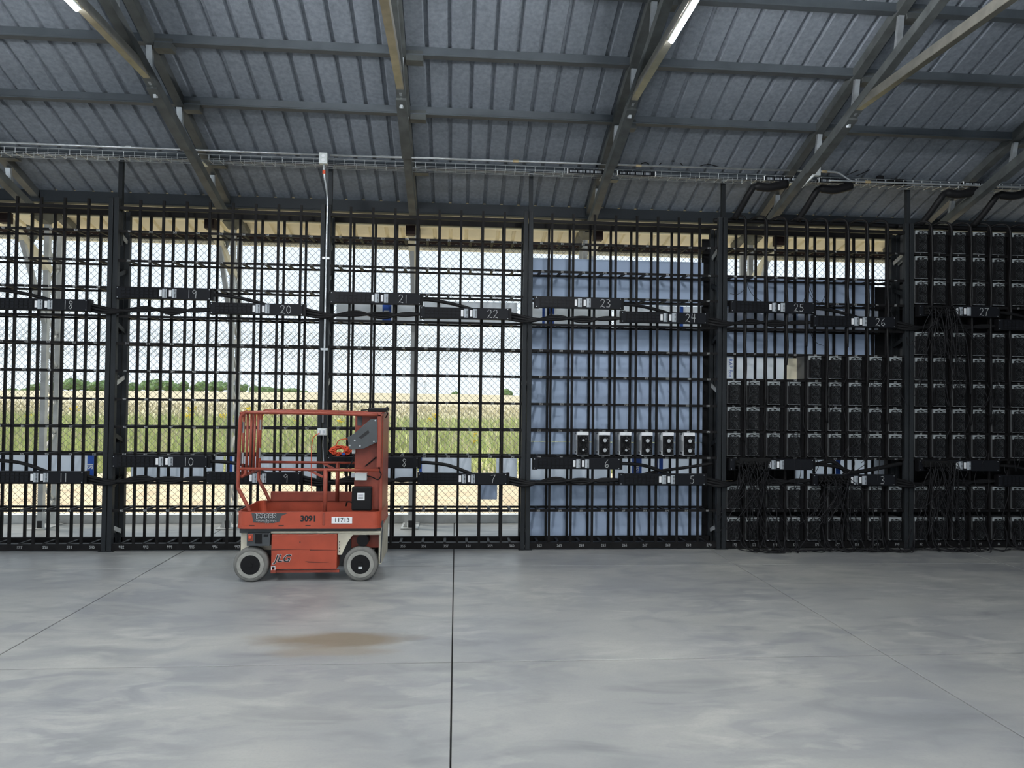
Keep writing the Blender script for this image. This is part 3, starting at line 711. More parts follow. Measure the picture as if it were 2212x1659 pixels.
FAN_A, FAN_B = fan_mesh(.110), fan_mesh(.112)
HUBS = [hub_mesh(.013), hub_mesh(.021)]
BODY_A = MB().box(0, 0, 0, .128, MD, MH).mesh('case', 'alu'); BODY_B = MB().box(0, 0, 0, .148, MD, MH).mesh('case', 'caseb')
FR_A = MB().box(.002, -.004, .004, .126, 0, MH-.036).mesh('fan_plate', 'fanblack'); FR_B = MB().box(.002, -.004, .004, .146, 0, MH-.046).mesh('fan_plate', 'fanblack')
TOP_A = MB().box(.001, -.008, MH-.035, .127, 0, MH-.001).box(.05, -.012, MH-.024, .075, -.008, MH-.010).mesh('control_plate', 'white')
TOP_B = MB().box(.001, -.010, MH-.045, .147, 0, MH-.001).box(.10, -.012, MH-.026, .125, -.008, MH-.010).mesh('control_plate', 'ctrl')
LIP_A = MB().box(0, -.012, 0, .128, 0, .004).mesh('bottom_lip', 'white'); LIP_B = MB().box(0, -.012, 0, .148, 0, .003).mesh('bottom_lip', 'alu')
STK = MB().box(-.0015, .03, .17, 0, .16, .25).box(-.0015, .02, .01, 0, .14, .05).mesh('side_sticker', 'white')
STK2 = MB().box(-.0025, .05, .018, -.0015, .12, .04).box(-.0025, .05, .235, -.0015, .13, .245).mesh('sticker_print', 'liftgrey')
GUARD = grille_mesh(.112)
LEAD = MB().tube(spline([(.03, -.01, MH-.022), (.06, -.03, MH-.014), (.085, -.028, MH-.022), (.12, -.03, MH-.012), (.15, -.02, MH-.03), (.165, .01, MH-.08)], 4), .0035, 5).box(.018, -.022, MH-.032, .040, -.008, MH-.022).box(.075, -.026, MH-.032, .092, -.008, MH-.018).mesh('power_lead', 'plug')
def miner(x, z, model, label, group, hub=0, yoff=0.0, lead=True):
    t = thing('miner', label, 'computer', (x, 7.985+yoff, z), group)
    A = model == 'A'; wd = .128 if A else .148
    place('case', BODY_A if A else BODY_B, t); p = place('fan_plate', FR_A if A else FR_B, t); place('control_plate', TOP_A if A else TOP_B, t); place('bottom_lip', LIP_A if A else LIP_B, t)
    for k in range(2):
        f = place('fan', FAN_A if A else FAN_B, t, (wd/2+(.002 if A else 0), -.004, .060+.109*k)); 
        if A or hub: place('hub', HUBS[hub], f)
        if not A: place('finger_guard', GUARD, f)
    if A: s = place('side_sticker', STK, t); place('sticker_print', STK2, s)
    elif lead: place('power_lead', LEAD, t)
    return t
nth = ['first', 'second', 'third', 'fourth', 'fifth', 'sixth', 'seventh', 'eighth', 'ninth']
for c in range(2, 8):
    a, e = cellx(3, c)
    miner(a+.058, ROWS[8]+.026, 'A', 'white-sided twin-fan miner, %s from left in the row of six' % nth[c-2], 'six white-sided miners in the boarded rack', hub=1 if c not in (2, 4) else 0, yoff=-.02)
rowname = {3: 'short top row', 4: 'short top row', 5: 'second row', 6: 'third row', 7: 'fourth row', 8: 'row above the plug-crowded strip', 9: 'last-but-one row', 10: 'bottom row'}
def zrow(r): return ROWS[r]+.026 if r < 11 else .10
# (row index of the rail below the machine -> columns)
R4 = [(5, range(4, 9), 'short top row'), (6, range(9), 'row under the printed board'), (7, range(9), 'third row'), (8, range(9), 'row just above strip 3'), (10, range(9), 'row just below strip 3'), (11, range(9), 'floor row')]
for r, cols, nm in R4:
    for c in cols:
        a, e = cellx(4, c)
        miner(a+.016, zrow(r), 'B', 'black twin-fan miner, %s in the %s, half-filled rack' % (nth[c-cols[0]], nm), 'miners in the half-filled rack')
        MB().box(a+.172-BX[4], .01, zrow(r)-.01, e-.014-BX[4], .03, zrow(r)+MH).build('filler_panel', 'filler', RACKS[4])
R5 = [(0, 'top row'), (1, 'second row'), (2, 'row just above strip 27'), (4, 'row just below strip 27'), (5, 'fifth row'), (6, 'sixth row'), (7, 'seventh row'), (8, 'eighth row'), (10, 'ninth row'), (11, 'floor row')]
for r, nm in R5:
    for c in range(7):
        a, e = cellx(5, c)
        if a > 6.85: continue
        miner(a+.016, zrow(r) if r else ROWS[0]+.012, 'B', 'dark twin-fan miner, %s in the %s, full right rack' % (nth[c], nm), 'miners in the full right-hand rack')
        MB().box(a+.172-BX[5], .01, zrow(r)-.01, e-.014-BX[5], .03, zrow(r)+MH).build('filler_panel', 'filler', RACKS[5])
# ================================================================== CORDS on the two filled racks
R = random.Random(21)
def cord(label, group, pts, r=.0042, plug=None, mat='cord'):
    o = tag(MB().tube(spline(pts, 5), r, 5).build('hanging_cord', mat, None, smooth=True), label, 'cord', group)
    if plug:
        MB().cbox(plug[0], plug[1], plug[2], .026, .045, .026).build('plug', 'plug', o)
    return o
def plugged(b, x0, z0, n, zlow, label, group):
    for k in range(n):
        cx = x0 + .07 + (k % 8)*.047; row = (k//8) % 3; cz = z0 + .028 + row*.034
        ex = cx + R.uniform(-.34, .42); ez = R.choice(zlow) + R.uniform(-.10, .14)
        y = 7.90
        mid = [(cx, 7.895, cz), (cx+R.uniform(-.02, .02), 7.84-R.uniform(0, .03), cz-.02), (cx+(ex-cx)*.3+R.uniform(-.08, .08), 7.86-R.uniform(0, .05), cz-(cz-ez)*.45), (ex+R.uniform(-.08, .08), 7.88-R.uniform(0, .05), ez-R.uniform(0, .12)), (ex+R.uniform(-.05, .05), 7.93, ez+.08)]
        cord(label, group, mid, R.uniform(.0035, .005), (cx, 7.893, cz))
plugged(4, BX[4]+.075, LOL, 28, [.62, .5, .35, .2, .3], 'thin black cord plugged into the crowded strip left of strip 3', 'cords hanging from the crowded strip')
plugged(4, BX[4]+1.052, LOR, 28, [.55, .42, .3, .15], 'thin black cord plugged into power strip 3', 'cords hanging from strip 3')
plugged(5, BX[5]+.075, LOL, 26, [.6, .45, .3, .2], 'thin black cord plugged into the strip at the lower right edge', 'cords hanging at the lower right edge')
plugged(5, BX[5]+.075, UPL, 24, [2.4, 2.2, 2.05, 1.85], 'thin black cord plugged into the upper strip of the full rack', 'cords hanging from the upper strip of the full rack')
# a hood of plugs over the crowded strip
for nm, x0, z0, lab in (('plug_bank', BX[4]+.16, LOL+.07, 'ridged bank of black plugs on the crowded strip left of strip 3'), ('plug_bank', BX[5]+.10, LOL+.05, 'ridged bank of black plugs at the lower right edge')):
    m = MB().box(0, -.05, .03, .36, 0, .07)
    for k in range(10): m.box(.005+k*.035, -.055, 0, .033+k*.035, -.01, .035)
    tag(m.build(nm, 'plug', None, (x0, 7.915, z0)), lab, 'plug')
# floor tangles
def tangle(x0, x1, n, label, group):
    for k in range(n):
        a = R.uniform(x0, x1-.2); L = R.uniform(.3, .8); pts = [(a, 7.94, R.uniform(.15, .5))]
        pts.append((a+R.uniform(-.05, .1), 7.90, .06))
        for q in range(5): pts.append((a+L*(q+1)/6+R.uniform(-.06, .06), 7.80+R.uniform(-.06, .09), .008+R.uniform(0, .02)))
        pts.append((a+L, 7.93, R.uniform(.03, .3)))
        cord(label, group, pts, R.uniform(.005, .008))
tangle(BX[4]+.1, BX[4]+1.1, 10, 'black cord looped on the floor under the crowded strip', 'cords on the floor left of strip 3')
tangle(BX[4]+1.05, BX[4]+2.2, 12, 'black cord looped on the floor under power strip 3', 'cords on the floor under strip 3')
tangle(BX[5]+.1, BX[5]+1.6, 13, 'black cord looped on the floor under the full right rack', 'cords on the floor at the right edge')
# loose network cords on the rack faces
for k in range(16):
    c = R.randrange(8); x = barx(4)[c]; z = R.uniform(1.9, 3.5); l = R.uniform(.15, .45); s = R.choice((-1, 1))
    cord('thin black network cord dangling in front of the boards near strips 25 and 26', 'network cords near strips 25 and 26', [(x, 7.99, z), (x+.03*s, 7.98, z-l*.5), (x+.10*s, 7.97, z-l*.85), (x+.19*s, 7.975, z-l+R.uniform(-.02, .05))], .003)
for k in range(22):
    x = R.uniform(BX[4]+.2, BX[4]+2.15); z = R.choice((1.93, 1.63, 1.33, 1.2)); l = R.uniform(.25, .7)
    cord('thin black cord hanging down the miner rows right of strip 24', 'cords hanging down the half-filled rack', [(x, 7.955, z), (x+R.uniform(-.04, .04), 7.93, z-l*.35), (x+R.uniform(-.07, .07), 7.925, z-l*.7), (x+R.uniform(-.05, .05), 7.95, z-l)], .0038)
for k in range(26):
    x = R.uniform(BX[5]+.2, BX[5]+1.6); z = R.uniform(.9, 2.5); l = R.uniform(.25, .8)
    cord('thin black cord hanging down the miner rows of the right rack', 'cords hanging down the full rack', [(x, 7.955, z), (x+R.uniform(-.05, .05), 7.93, z-l*.35), (x+R.uniform(-.09, .09), 7.92, z-l*.7), (x+R.uniform(-.06, .06), 7.95, z-l)], .0038)
# cable bundles hooking over the rack head, one down each bar
for b, lab in ((4, 'black cable bundle hooked over the rack head above strips 25 and 26'), (5, 'black cable bundle hooked over the head of the full right rack')):
    for k, x in enumerate(barx(b)):
        if x > 6.9: continue
        ln = R.uniform(.6, 2.4) if b == 4 else R.uniform(1.0, 3.2)
        pts = [(x-.16, 8.20, 3.80), (x-.08, 8.08, 3.84), (x-.01, 8.0, 3.80), (x+R.uniform(-.006, .006), 7.985, 3.65)]
        z = 3.65
        while z > 3.65-ln: z -= .22; pts.append((x+R.uniform(-.010, .010), 7.985, z))
        tag(MB().tube(spline(pts, 4), .014, 6).build('cable_bundle', 'cable', None, smooth=True), lab, 'cable', 'bundles hooked over the rack heads')
    tag(MB().tube(spline([(BX[b]-.05, 8.16, 3.80), (BX[b]+.5, 8.18, 3.81), (BX[b]+1.1, 8.16, 3.80), (BX[b]+1.7, 8.18, 3.815), (BX[b]+2.2, 8.16, 3.80)], 6), .03, 7).build('cable_run', 'cable', None, smooth=True), 'black cable trunk lying along the rack head above %s' % ('strip 25' if b == 4 else 'the full right rack'), 'cable')
# hoses dropping from the tray
for (u, lab) in ((1622, 'black cable hose dropping from the tray left of the bare truss'), (1762, 'black cable hose dropping from the tray right of the bare truss'), (2035, 'black cable hose dropping from the tray above the full rack'), (2150, 'black cable hose dropping from the tray at the right edge')):
    p = at_y(u, 398, 7.86); x = p.x
    tag(MB().tube(spline([(x+.42, 7.86, 4.17), (x+.22, 7.86, 4.12), (x+.06, 7.88, 4.13), (x, 7.90, 4.06), (x-.04, 7.98, 3.95), (x-.09, 8.10, 3.82)], 6), [.05]*12+[.036]*19, 8).build('cable_hose', 'cable', None, smooth=True), lab, 'cable', 'cable hoses from the tray')

# ================================================================== TRAY, CONDUIT, PANELS
def build_tray():
    XA, XB = -9.5, 12.5; Y0, Y1, Z0, Z1 = 7.88, 8.02, 4.205, 4.268
    t = thing('cable_tray', 'galvanised wire basket tray running under the roof above the racks', 'tray', (0, 0, 0))
    for y, z in ((Y0, Z1), (Y0, Z0), (Y0+.05, Z0), (Y1-.05, Z0), (Y1, Z0), (Y1, Z1)): MB().tube([(XA, y, z), (XB, y, z)], .0032, 4).build('long_wire', 'galv', t)
    me = MB().tube([(0, Y0, Z1), (0, Y0, Z0), (0, Y1, Z0), (0, Y1, Z1)], .003, 4).mesh('cross_wire', 'galv')
    x = XA
    while x < XB: place('cross_wire', me, t, (x, 0, 0)); x += .11
    for X in TX: MB().box(X-.02, Y0, Z0-.02, X+.02, Y1+.04, Z0-.006).build('tray_bracket', 'galv', t)
build_tray()
def build_conduit():
    t = thing('conduit', 'galvanised steel conduit running along the cable tray', 'conduit', (0, 0, 0)); Y = 7.855
    xs = at_y(1762, 372, Y).x
    MB().tube([(-9.5, Y, 4.30), (-1.50, Y, 4.30)], .0115, 8).build('pipe', 'galv', t, smooth=True)
    MB().tube([(-1.40, Y, 4.30), (xs-.05, Y, 4.325)], .0115, 8).build('pipe', 'galv', t, smooth=True)
    MB().tube(spline([(xs+.06, Y, 4.325), (xs+.20, Y, 4.325), (xs+.28, Y, 4.31), (xs+.40, Y, 4.24), (xs+.50, Y, 4.225), (xs+.8, Y, 4.225), (12.5, Y, 4.24)], 6), .0115, 8).build('pipe', 'galv', t, smooth=True)
    for x in (-6.5, -3.5, .62, 2.0, xs+.10, xs+.62): MB().cyl((x-.03, Y, 4.31 if x < 3.9 else 4.325 if x < xs+.3 else 4.225), (x+.03, Y, 4.31 if x < 3.9 else 4.325 if x < xs+.3 else 4.225), .016, 8).build('coupling', 'gold' if x > -3 else 'galv', t)
    j = thing('junction_box', 'grey junction box with two knockouts on the conduit', 'box', (-1.465, 7.85, 4.255))
    MB().box(-.045, -.03, -.06, .045, .03, .06).build('box', 'jbox', j, bevel=.006)
    for z in (.022, -.022): MB().cyl((0, -.03, z), (0, -.035, z), .018, 10).build('knockout', 'white', j)
    j2 = thing('junction_box', 'grey junction box where the conduit meets the bare truss', 'box', (xs, 7.86, 4.32))
    MB().box(-.05, -.03, -.05, .05, .03, .05).build('box', 'jbox', j2, bevel=.006); MB().bar((-.02, 0, -.04), (-.14, .06, -.16), .05, .03).build('elbow', 'jbox', j2)
    d = thing('drop_conduit', 'steel conduit dropping down the upright to the outlet box', 'conduit', (-1.452, 7.965, 0))
    MB().tube(spline([(-.01, -.11, 4.20), (-.005, -.11, 4.08), (.012, -.06, 3.95), (.015, 0, 3.82), (.012, 0, 3.4), (.010, 0, 2.4), (.006, 0, 1.40)], 6), .0115, 8).build('pipe', 'galv', d, smooth=True)
    MB().cyl((-.009, -.11, 4.13), (-.007, -.11, 4.09), .017, 8).build('coupling', 'redcord', d)
    for z in (3.2, 2.2): MB().box(-.03, -.006, z-.012, .045, .03, z+.012).build('strap', 'galv', d)
    o = thing('outlet_box', 'white outlet box on the upright behind the mast lift', 'box', (-1.448, 7.955, 1.30))
    MB().box(-.05, -.03, -.038, .05, .03, .038).build('box', 'jbox', o, bevel=.004); MB().box(-.04, -.034, -.028, .04, -.03, .028).build('face_plate', 'white', o)
    for x in (-.02, .02): MB().box(x-.012, -.037, -.016, x+.012, -.034, .016).build('socket', 'breaker', o)
build_conduit()
tag(MB().tube(spline([(-1.47, 7.91, 1.29), (-1.54, 7.90, 1.22), (-1.55, 7.90, 1.0), (-1.545, 7.90, .8), (-1.54, 7.90, .62), (-1.53, 7.91, .45)], 5), .005, 5).build('hanging_cord', 'redcord', None, smooth=True), 'red cord hanging from the white outlet box', 'cord')
tag(MB().tube(spline([(-1.43, 7.91, 1.28), (-1.43, 7.90, 1.15), (-1.42, 7.90, 1.0), (-1.41, 7.92, .86)], 5), .004, 5).build('hanging_cord', 'breaker', None, smooth=True), 'thin grey cord hanging below the white outlet box', 'cord')
def coil():
    R2 = random.Random(3); pts = []
    for k in range(210):
        a = k*.42; q = R2.uniform(.35, 1.05); rx = .115*q; rz = .058*q*R2.uniform(.8, 1.1)
        pts.append((cos(a)*rx+R2.uniform(-.006, .006), R2.uniform(-.025, .025), .062+sin(a)*rz))
    o = MB().tube(spline(pts, 2), .0055, 5).tube(spline([(-.05, -.01, .09), (-.02, -.02, .17), (.07, -.02, .19), (.12, -.01, .15)], 5), .0055, 5).build('extension_cord', 'redcord', None, (-1.25, 7.955, 1.035), smooth=True)
    tag(o, 'coiled red-orange extension cord lying on power strip 8', 'cord')
    MB().box(.02, -.035, .015, .055, -.015, .04).build('plug', 'blueprint', o)
coil()
# small patch panels hung under the tray
for k, (u0, u1, v) in enumerate(((1225, 1311, 369), (1333, 1417, 373), (1650, 1737, 385), (1768, 1850, 389), (2080, 2160, 397))):
    a, c = at_y(u0, v, 7.87), at_y(u1, v, 7.87); L = c.x-a.x
    lab = ['left patch panel under the tray beside the lamp truss', 'right patch panel under the tray beside the lamp truss', 'patch panel under the tray left of the bare truss', 'patch panel under the tray right of the bare truss', 'patch panel under the tray at the right edge'][k]
    t = thing('patch_panel', lab, 'panel', (a.x, 7.87, a.z-.022), 'patch panels under the tray')
    MB().box(0, 0, 0, L, .03, .044).build('body', 'pdu', t)
    for x in (0, L-.012): MB().box(x, -.004, -.004, x+.012, .03, .05).build('ear', 'white', t)
    for q in range(24):
        x = .035+(L-.075)*q/24
        if q % 6 == 5: continue
        MB().box(x, -.003, .008, x+.008, 0, .034).build('port', 'breaker', t)
# adapters and stray leads on the tray
p = at_y(1905, 372, 7.9); p2 = at_y(1938, 372, 7.9)
tag(MB().box(-.035, -.03, 0, .035, .03, .11).build('power_adapter', 'black', None, (p.x, 7.94, 4.215), bevel=.008), 'black power adapter standing in the tray', 'adapter')
tag(MB().prism([(-.10, 0), (.10, 0), (.10, .05), (.05, .075), (-.10, .075)], 'y', -.04, .04).build('network_switch', 'black', None, (p2.x+.03, 7.95, 4.215)), 'black network box standing in the tray', 'box')
for k, pts in enumerate(([(1905, 358), (1890, 352), (1860, 365), (1830, 378)], [(1915, 356), (1905, 350), (1880, 366), (1850, 380)], [(1933, 366), (1938, 352), (1946, 354), (1950, 370)])):
    P = [at_y(u, v, 7.93) for u, v in pts]
    tag(MB().tube(spline(P, 5), .005, 5).build('adapter_lead', 'cord', None, smooth=True), ['black lead of the power adapter curving left over the tray', 'second black lead of the power adapter dipping into the tray', 'black lead looping up from the network box'][k], 'cord')
for k, pts in enumerate(([(1424, 356), (1437, 347), (1465, 350), (1475, 358)], [(1385, 354), (1394, 351), (1402, 355)], [(1512, 359), (1530, 355), (1553, 361)])):
    P = [at_y(u, v, 7.93) for u, v in pts]
    tag(MB().tube(spline(P, 5), .006, 5).build('tray_cable', 'cord', None, smooth=True), ['black cable humped above the tray right of the lamp truss', 'short black cable end poking above the tray by the lamp truss', 'black cable arched over the tray left of the hoses'][k], 'cord')

# ================================================================== MAST LIFT
def build_lift():
    OX, OY = -2.063, 6.67
    T = thing('mast_lift', 'orange single-person mast lift numbered 3091 parked before the racks', 'lift', (OX, OY, 0))
    def x_(cu): return cu/968.
    def z_(cv): return (1575-cv)/934.
    def bx(name, c0, v0, c1, v1, y0, y1, mat, bev=.004, par=None): return MB().box(x_(c0), y0, z_(v1), x_(c1), y1, z_(v0)).build(name, mat, par or T, bevel=bev)
    W = .74
    # wheels
    for cu in (222, 1172):
        for y, nf in ((0, 1), (W-.10, 0)):
            r = .157; wz = r
            prof = [(.0, .095), (.0, .118), (.006, .122), (.0, .128), (.008, .150), (.022, .157), (.085, .157), (.10, .145), (.10, .05)]
            m = MB(); n = 32
            for (yy, rr) in prof:
                for k in range(n): a = 2*pi*k/n; m.v.append((cos(a)*rr, yy, sin(a)*rr))
            for i in range(len(prof)-1):
                for k in range(n): k2 = (k+1) % n; m.f.append((i*n+k, i*n+k2, (i+1)*n+k2, (i+1)*n+k))
            wl = m.build('wheel', 'tyre', T, (x_(cu), y, wz), smooth=True)
            if nf:
                MB().ring((0, 0), .121, .088, -.004, .01, 32).build('rim', 'rim', wl)
                MB().cyl((0, .02, 0), (0, -.002, 0), .092, 28).cyl((0, .01, 0), (0, -.012, 0), .02, 12).build('hub_cap', 'black', wl)
                for k in range(6): a = k*pi/3+.3; MB().cyl((cos(a)*.105, .0, sin(a)*.105), (cos(a)*.105, -.009, sin(a)*.105), .008, 8).build('wheel_bolt', 'rim', wl)
                if cu > 1000: MB().cbox(0, -.004, -.03, .035, .004, .018).build('hub_sticker', 'white', wl)
    # chassis
    bx('chassis', 300, 1145, 1100, 1480, .16, .60, 'liftgrey')
    bx('deck_plate', 115, 1120, 1345, 1165, .03, .70, 'liftgrey')
    bx('deck_edge', 390, 1148, 1345, 1166, .012, .03, 'liftcream', .002)
    c = bx('side_cover', 398, 1172, 966, 1468, .0, .16, 'orange', .006)
    MB().prism([(x_(402), z_(1300)), (x_(700), z_(1296)), (x_(402), z_(1305))], 'y', -.002, 0).build('scratch', 'ink', c)
    MB().prism([(x_(730), z_(1302)), (x_(960), z_(1305)), (x_(730), z_(1307))], 'y', -.002, 0).build('scratch', 'ink', c)
    MB().prism([(x_(690), z_(1400)), (x_(900), z_(1412)), (x_(720), z_(1409))], 'y', -.002, 0).build('scratch', 'ink', c)
    MB().cyl((x_(645), -.002, z_(1237)), (x_(645), .004, z_(1237)), .006, 8).build('latch_hole', 'ink', c)
    place('logo_outline', text_mesh('logo_outline', 'JLG', .094, 'white', .35, .0035), c, (x_(492), -.0020, z_(1376)), FACE); place('logo', text_mesh('logo', 'JLG', .094, 'ink', .35, .001, .001), c, (x_(492), -.0045, z_(1376)), FACE)
    bx('pothole_guard', 400, 1478, 985, 1500, .02, .04, 'railorange', .002); bx('guard_link', 395, 1430, 440, 1500, .0, .03, 'railorange')
    MB().tube([(x_(405), -.005, z_(1470)), (x_(405), -.005, z_(1442)), (x_(435), -.005, z_(1442)), (x_(435), -.005, z_(1470))], .004, 6).build('tie_loop', 'white', T)
    bx('front_frame', 120, 1115, 195, 1330, .06, .66, 'liftcream'); bx('front_arch', 110, 1265, 390, 1330, .14, .60, 'liftcream')
    g = bx('control_box', 190, 1160, 388, 1268, -.01, .12, 'liftgrey'); bx('control_panel', 262, 1165, 320, 1245, -.016, -.01, 'black', .002, g); bx('hour_meter', 335, 1170, 370, 1188, -.016, -.01, 'black', 0, g)
    bx('isolator', 200, 1165, 245, 1225, -.02, -.01, 'railorange', .004, g); MB().cyl((x_(222), -.02, z_(1190)), (x_(222), -.03, z_(1190)), .013, 10).build('emergency_button', 'redcord', g)
    MB().prism([(x_(970), z_(1160)), (x_(1340), z_(1160)), (x_(1340), z_(1180)), (x_(1100), z_(1180)), (x_(1050), z_(1250)), (x_(1005), z_(1350)), (x_(970), z_(1350))], 'y', .02, .05).build('rear_bracket', 'liftcream', T)
    for k in range(4): MB().cyl((x_(985), .02, z_(1240+k*26)), (x_(985), .014, z_(1240+k*26)), .005, 6).build('bracket_bolt', 'ink', T)
    bx('rear_box', 1070, 1195, 1325, 1315, .14, .55, 'railorange'); MB().cyl((x_(1185), .03, z_(1230)), (x_(1185), .14, z_(1230)), .055, 18).build('drive_motor', 'black', T)
    bx('rear_guard', 1325, 1120, 1350, 1440, .05, .66, 'liftcream'); bx('underbody', 720, 1480, 930, 1515, .25, .5, 'black')
    MB().tube(spline([(x_(1340), .02, z_(1130)), (x_(1362), .01, z_(1060)), (x_(1355), .01, z_(1200)), (x_(1345), .02, z_(1420))], 5), .006, 5).build('hose', 'liftgrey', T)
    # platform tray
    def rrect(x0, x1, y0, y1, r, n=6):
        P = []
        for cx, cy, a0 in ((x1-r, y1-r, 0), (x0+r, y1-r, pi/2), (x0+r, y0+r, pi), (x1-r, y0+r, 1.5*pi)):
            for k in range(n+1): a = a0+pi/2*k/n; P.append((cx+cos(a)*r, cy+sin(a)*r))
        return P
    X0, X1, Y0, Y1 = x_(105), x_(1348), -.03, .70
    def skirt(name, zb, zt, grow, th, mat):
        o_ = rrect(X0-grow, X1+grow, Y0-grow, Y1+grow, .07); i_ = rrect(X0-grow+th, X1+grow-th, Y0-grow+th, Y1+grow-th, .06); m = MB(); n = len(o_)
        for z in (zb, zt):
            m.v += [(p[0], p[1], z) for p in o_]; m.v += [(p[0], p[1], z) for p in i_]
        for k in range(n):
            j = (k+1) % n; m.f += [(k, j, 2*n+j, 2*n+k), (n+j, n+k, 3*n+k, 3*n+j), (2*n+k, 2*n+j, 3*n+j, 3*n+k), (j, k, n+k, n+j)]
        return m.build(name, mat, T)
    s = skirt('platform_skirt', z_(1100), z_(978), 0, .012, 'orange'); skirt('platform_lip', z_(1118), z_(1092), .004, .03, 'orange')
    MB().prism(rrect(X0+.01, X1-.01, Y0+.01, Y1-.01, .06), 'z', z_(1100), z_(1085)).build('platform_floor', 'liftgrey', T)
    bx('far_toe_board', 220, 892, 1080, 985, .672, .690, 'railorange', .01)
    bx('skirt_seam', 842, 980, 862, 1090, -.036, -.03, 'railorange', .003)
    MB().prism([(x_(232), z_(985)), (x_(540), z_(988)), (x_(490), z_(1010)), (x_(470), z_(1060)), (x_(420), z_(1072)), (x_(250), z_(1065))], 'y', -.0318, -.0300).build('decal', 'liftgrey', s)
    place('model_outline', text_mesh('model_outline', '1230ES', .066, 'white', 0, .0035), s, (x_(348), -.0335, z_(1015)), FACE); place('model_mark', text_mesh('model_mark', '1230ES', .066, 'ink', 0, .0012, .001), s, (x_(348), -.0362, z_(1015)), FACE)
    place('web_mark', text_mesh('web_mark', 'www.jlg.com', .034, 'white', 0, .0016), s, (x_(360), -.0335, z_(1054)), FACE); place('web_ink', text_mesh('web_ink', 'www.jlg.com', .034, 'ink', 0, .0002, .0012), s, (x_(360), -.0362, z_(1054)), FACE)
    place('fleet_number', text_mesh('fleet_number', '3091', .072, 'ink', 0, .003), s, (x_(720), -.0315, z_(1036)), FACE)
    tg = bx('number_plate', 920, 1020, 1098, 1075, -.0335, -.030, 'white', 0, s); place('plate_digits', text_mesh('plate_digits', '11713', .056, 'ink'), s, (x_(1009), -.0350, z_(1047)), FACE)
    for cu in (215, 465, 695): bx('chipped_paint', cu, 1089, cu+45, 1097, -.0345, -.03, 'ink', 0, s)
    # rails
    def rail(name, pts, r=.0165, mat='railorange'): return MB().tube(pts, r, 10).build(name, mat, T, smooth=True)
    zt = z_(142); zm = z_(618); yn, yf = -.005, .675; xl, xr = x_(112), x_(1340)
    for y, nm in ((yn, 'near'), (yf, 'far')):
        rail('guard_rail', spline([(x_(215), y, z_(985)), (x_(170), y, z_(895)), (x_(112), y, z_(790)), (x_(106), y, z_(755)), (x_(108), y, z_(500)), (x_(115), y, z_(215)), (x_(130), y, z_(165)), (x_(165), y, z_(140)), (x_(205), y, zt), (x_(700), y, zt), (x_(1300), y, zt-.01)], 5))
        rail('mid_rail', [(x_(112), y, zm), (x_(1325), y, zm-.01)], .014)
        rail('rail_post', [(x_(856), y, z_(985)), (x_(856), y, zm)], .02)
        MB().bar((x_(710), y, zm-.01), (x_(835), y, zm-.07), .012, .02).build('rail_gusset', 'railorange', T)
    for y in (.10, .22, .34, .46, .58): rail('gate_bar', [(x_(118), y, z_(150)), (x_(112), y, z_(690))], .012)
    rail('gate_rail', [(x_(118), yn, z_(150)), (x_(118), yf, z_(150))], .014); rail('gate_rail', [(x_(110), yn, z_(690)), (x_(110), yf, z_(690))], .014)
    for z in (z_(270), z_(530)):
        for y in (.03, .60): MB().cbox(x_(128), y, z, .022, .02, .10).build('hinge', 'steel', T)
    rail('gate_bar', spline([(x_(135), yn, z_(690)), (x_(165), yn, z_(660)), (x_(165), yn, zm)], 4), .012)
    # mast
    mst = bx('mast', 1092, 150, 1330, 978, .10, .52, 'railorange', .006); bx('mast_back', 1318, 140, 1348, 985, .06, .60, 'railorange', .006)
    bx('mast_channel', 1300, 130, 1338, 600, -.01, .06, 'railorange', .004); bx('top_plate', 1105, 148, 1345, 165, -.01, .66, 'railorange', .004)
    bx('mast_label', 1112, 165, 1155, 248, .094, .10, 'liftgrey', .002)
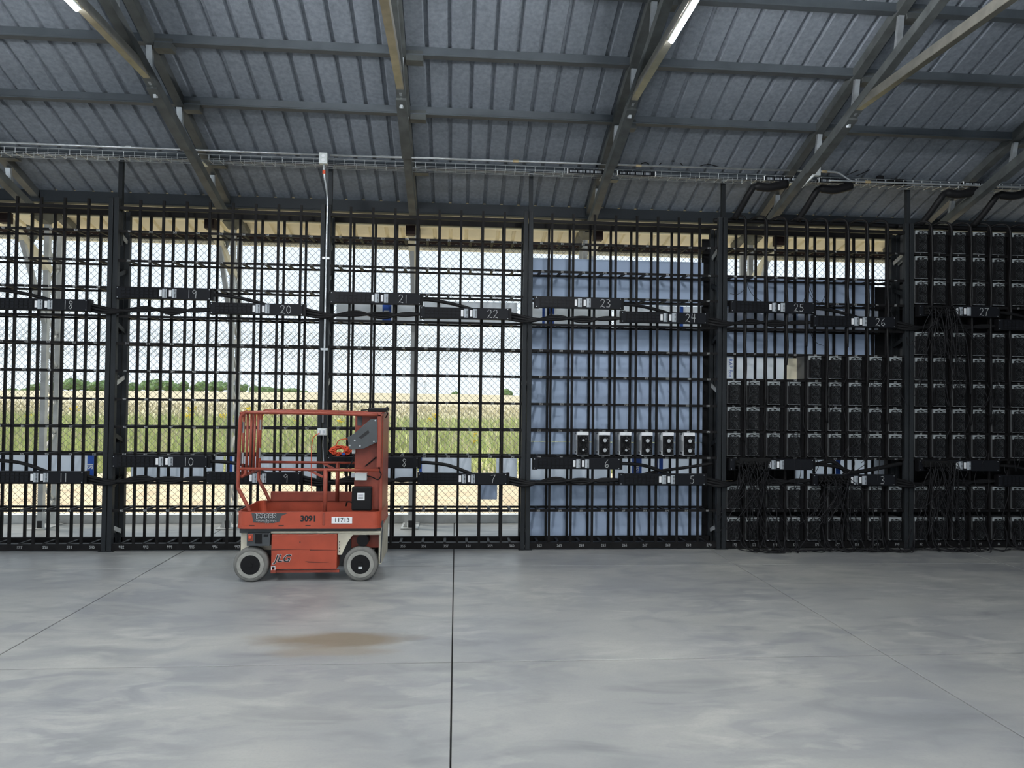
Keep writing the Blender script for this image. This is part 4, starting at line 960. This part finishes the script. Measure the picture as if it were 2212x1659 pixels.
    cp = MB().prism([(x_(1042), z_(345)), (x_(1095), z_(318)), (x_(1240), z_(190)), (x_(1300), z_(185)), (x_(1305), z_(385)), (x_(1228), z_(420)), (x_(1190), z_(440)), (x_(1065), z_(450))], 'y', -.02, .03).build('control_bracket', 'liftgrey', T, bevel=.003)
    MB().prism([(x_(1140), z_(345)), (x_(1225), z_(280)), (x_(1235), z_(305)), (x_(1165), z_(358))], 'y', -.022, -.019).build('bracket_slot', 'ink', cp)
    for cu, cv in ((1066, 415), (1155, 418), (1275, 378), (1285, 200), (1108, 370)): MB().cyl((x_(cu), -.02, z_(cv)), (x_(cu), -.026, z_(cv)), .007, 8).build('bracket_bolt', 'steel', cp)
    cb = bx('charger_box', 1082, 772, 1258, 975, .02, .10, 'black', .012); bx('charger_label', 1133, 822, 1197, 884, .017, .02, 'white', 0, cb)
    for k in range(4): bx('label_print', 1140, 832+k*12, 1185, 836+k*12, .0155, .017, 'liftgrey', 0, cb)
    bx('terminal_box', 1105, 655, 1212, 716, .03, .10, 'jbox', .004); bx('terminal_plug', 1070, 655, 1105, 695, .05, .09, 'breaker'); bx('socket_fitting', 1075, 455, 1105, 490, .05, .09, 'jbox')
    def hose(pts): MB().tube(spline([(x_(a), y, z_(b)) for a, b, y in pts], 6), .006, 6).build('cable', 'black', T, smooth=True)
    hose([(1090, 490, .06), (1085, 550, .05), (1040, 610, .06), (1015, 650, .06), (1030, 690, .06), (1075, 675, .06)])
    hose([(1210, 680, .05), (1260, 690, .04), (1310, 710, .04), (1338, 670, .04), (1320, 630, .05), (1290, 520, .09)])
    hose([(1010, 960, .2), (1025, 920, .15), (1060, 910, .1), (1080, 915, .08)]); hose([(1190, 600, .09), (1240, 560, .09), (1285, 520, .09)])
    jb = bx('joystick_box', 1200, 98, 1370, 130, .10, .40, 'black', .008); MB().bar((x_(1130), .2, z_(118)), (x_(1240), .22, z_(108)), .03, .012).build('joystick_arm', 'black', jb)
    MB().tube([(x_(1345), .2, z_(112)), (x_(1378), .2, z_(92))], .016, 8).build('grip', 'black', jb); MB().tube(spline([(x_(1360), .2, z_(120)), (x_(1372), .18, z_(150)), (x_(1358), .16, z_(180))], 4), .006, 5).build('grip_lead', 'black', jb)
build_lift()
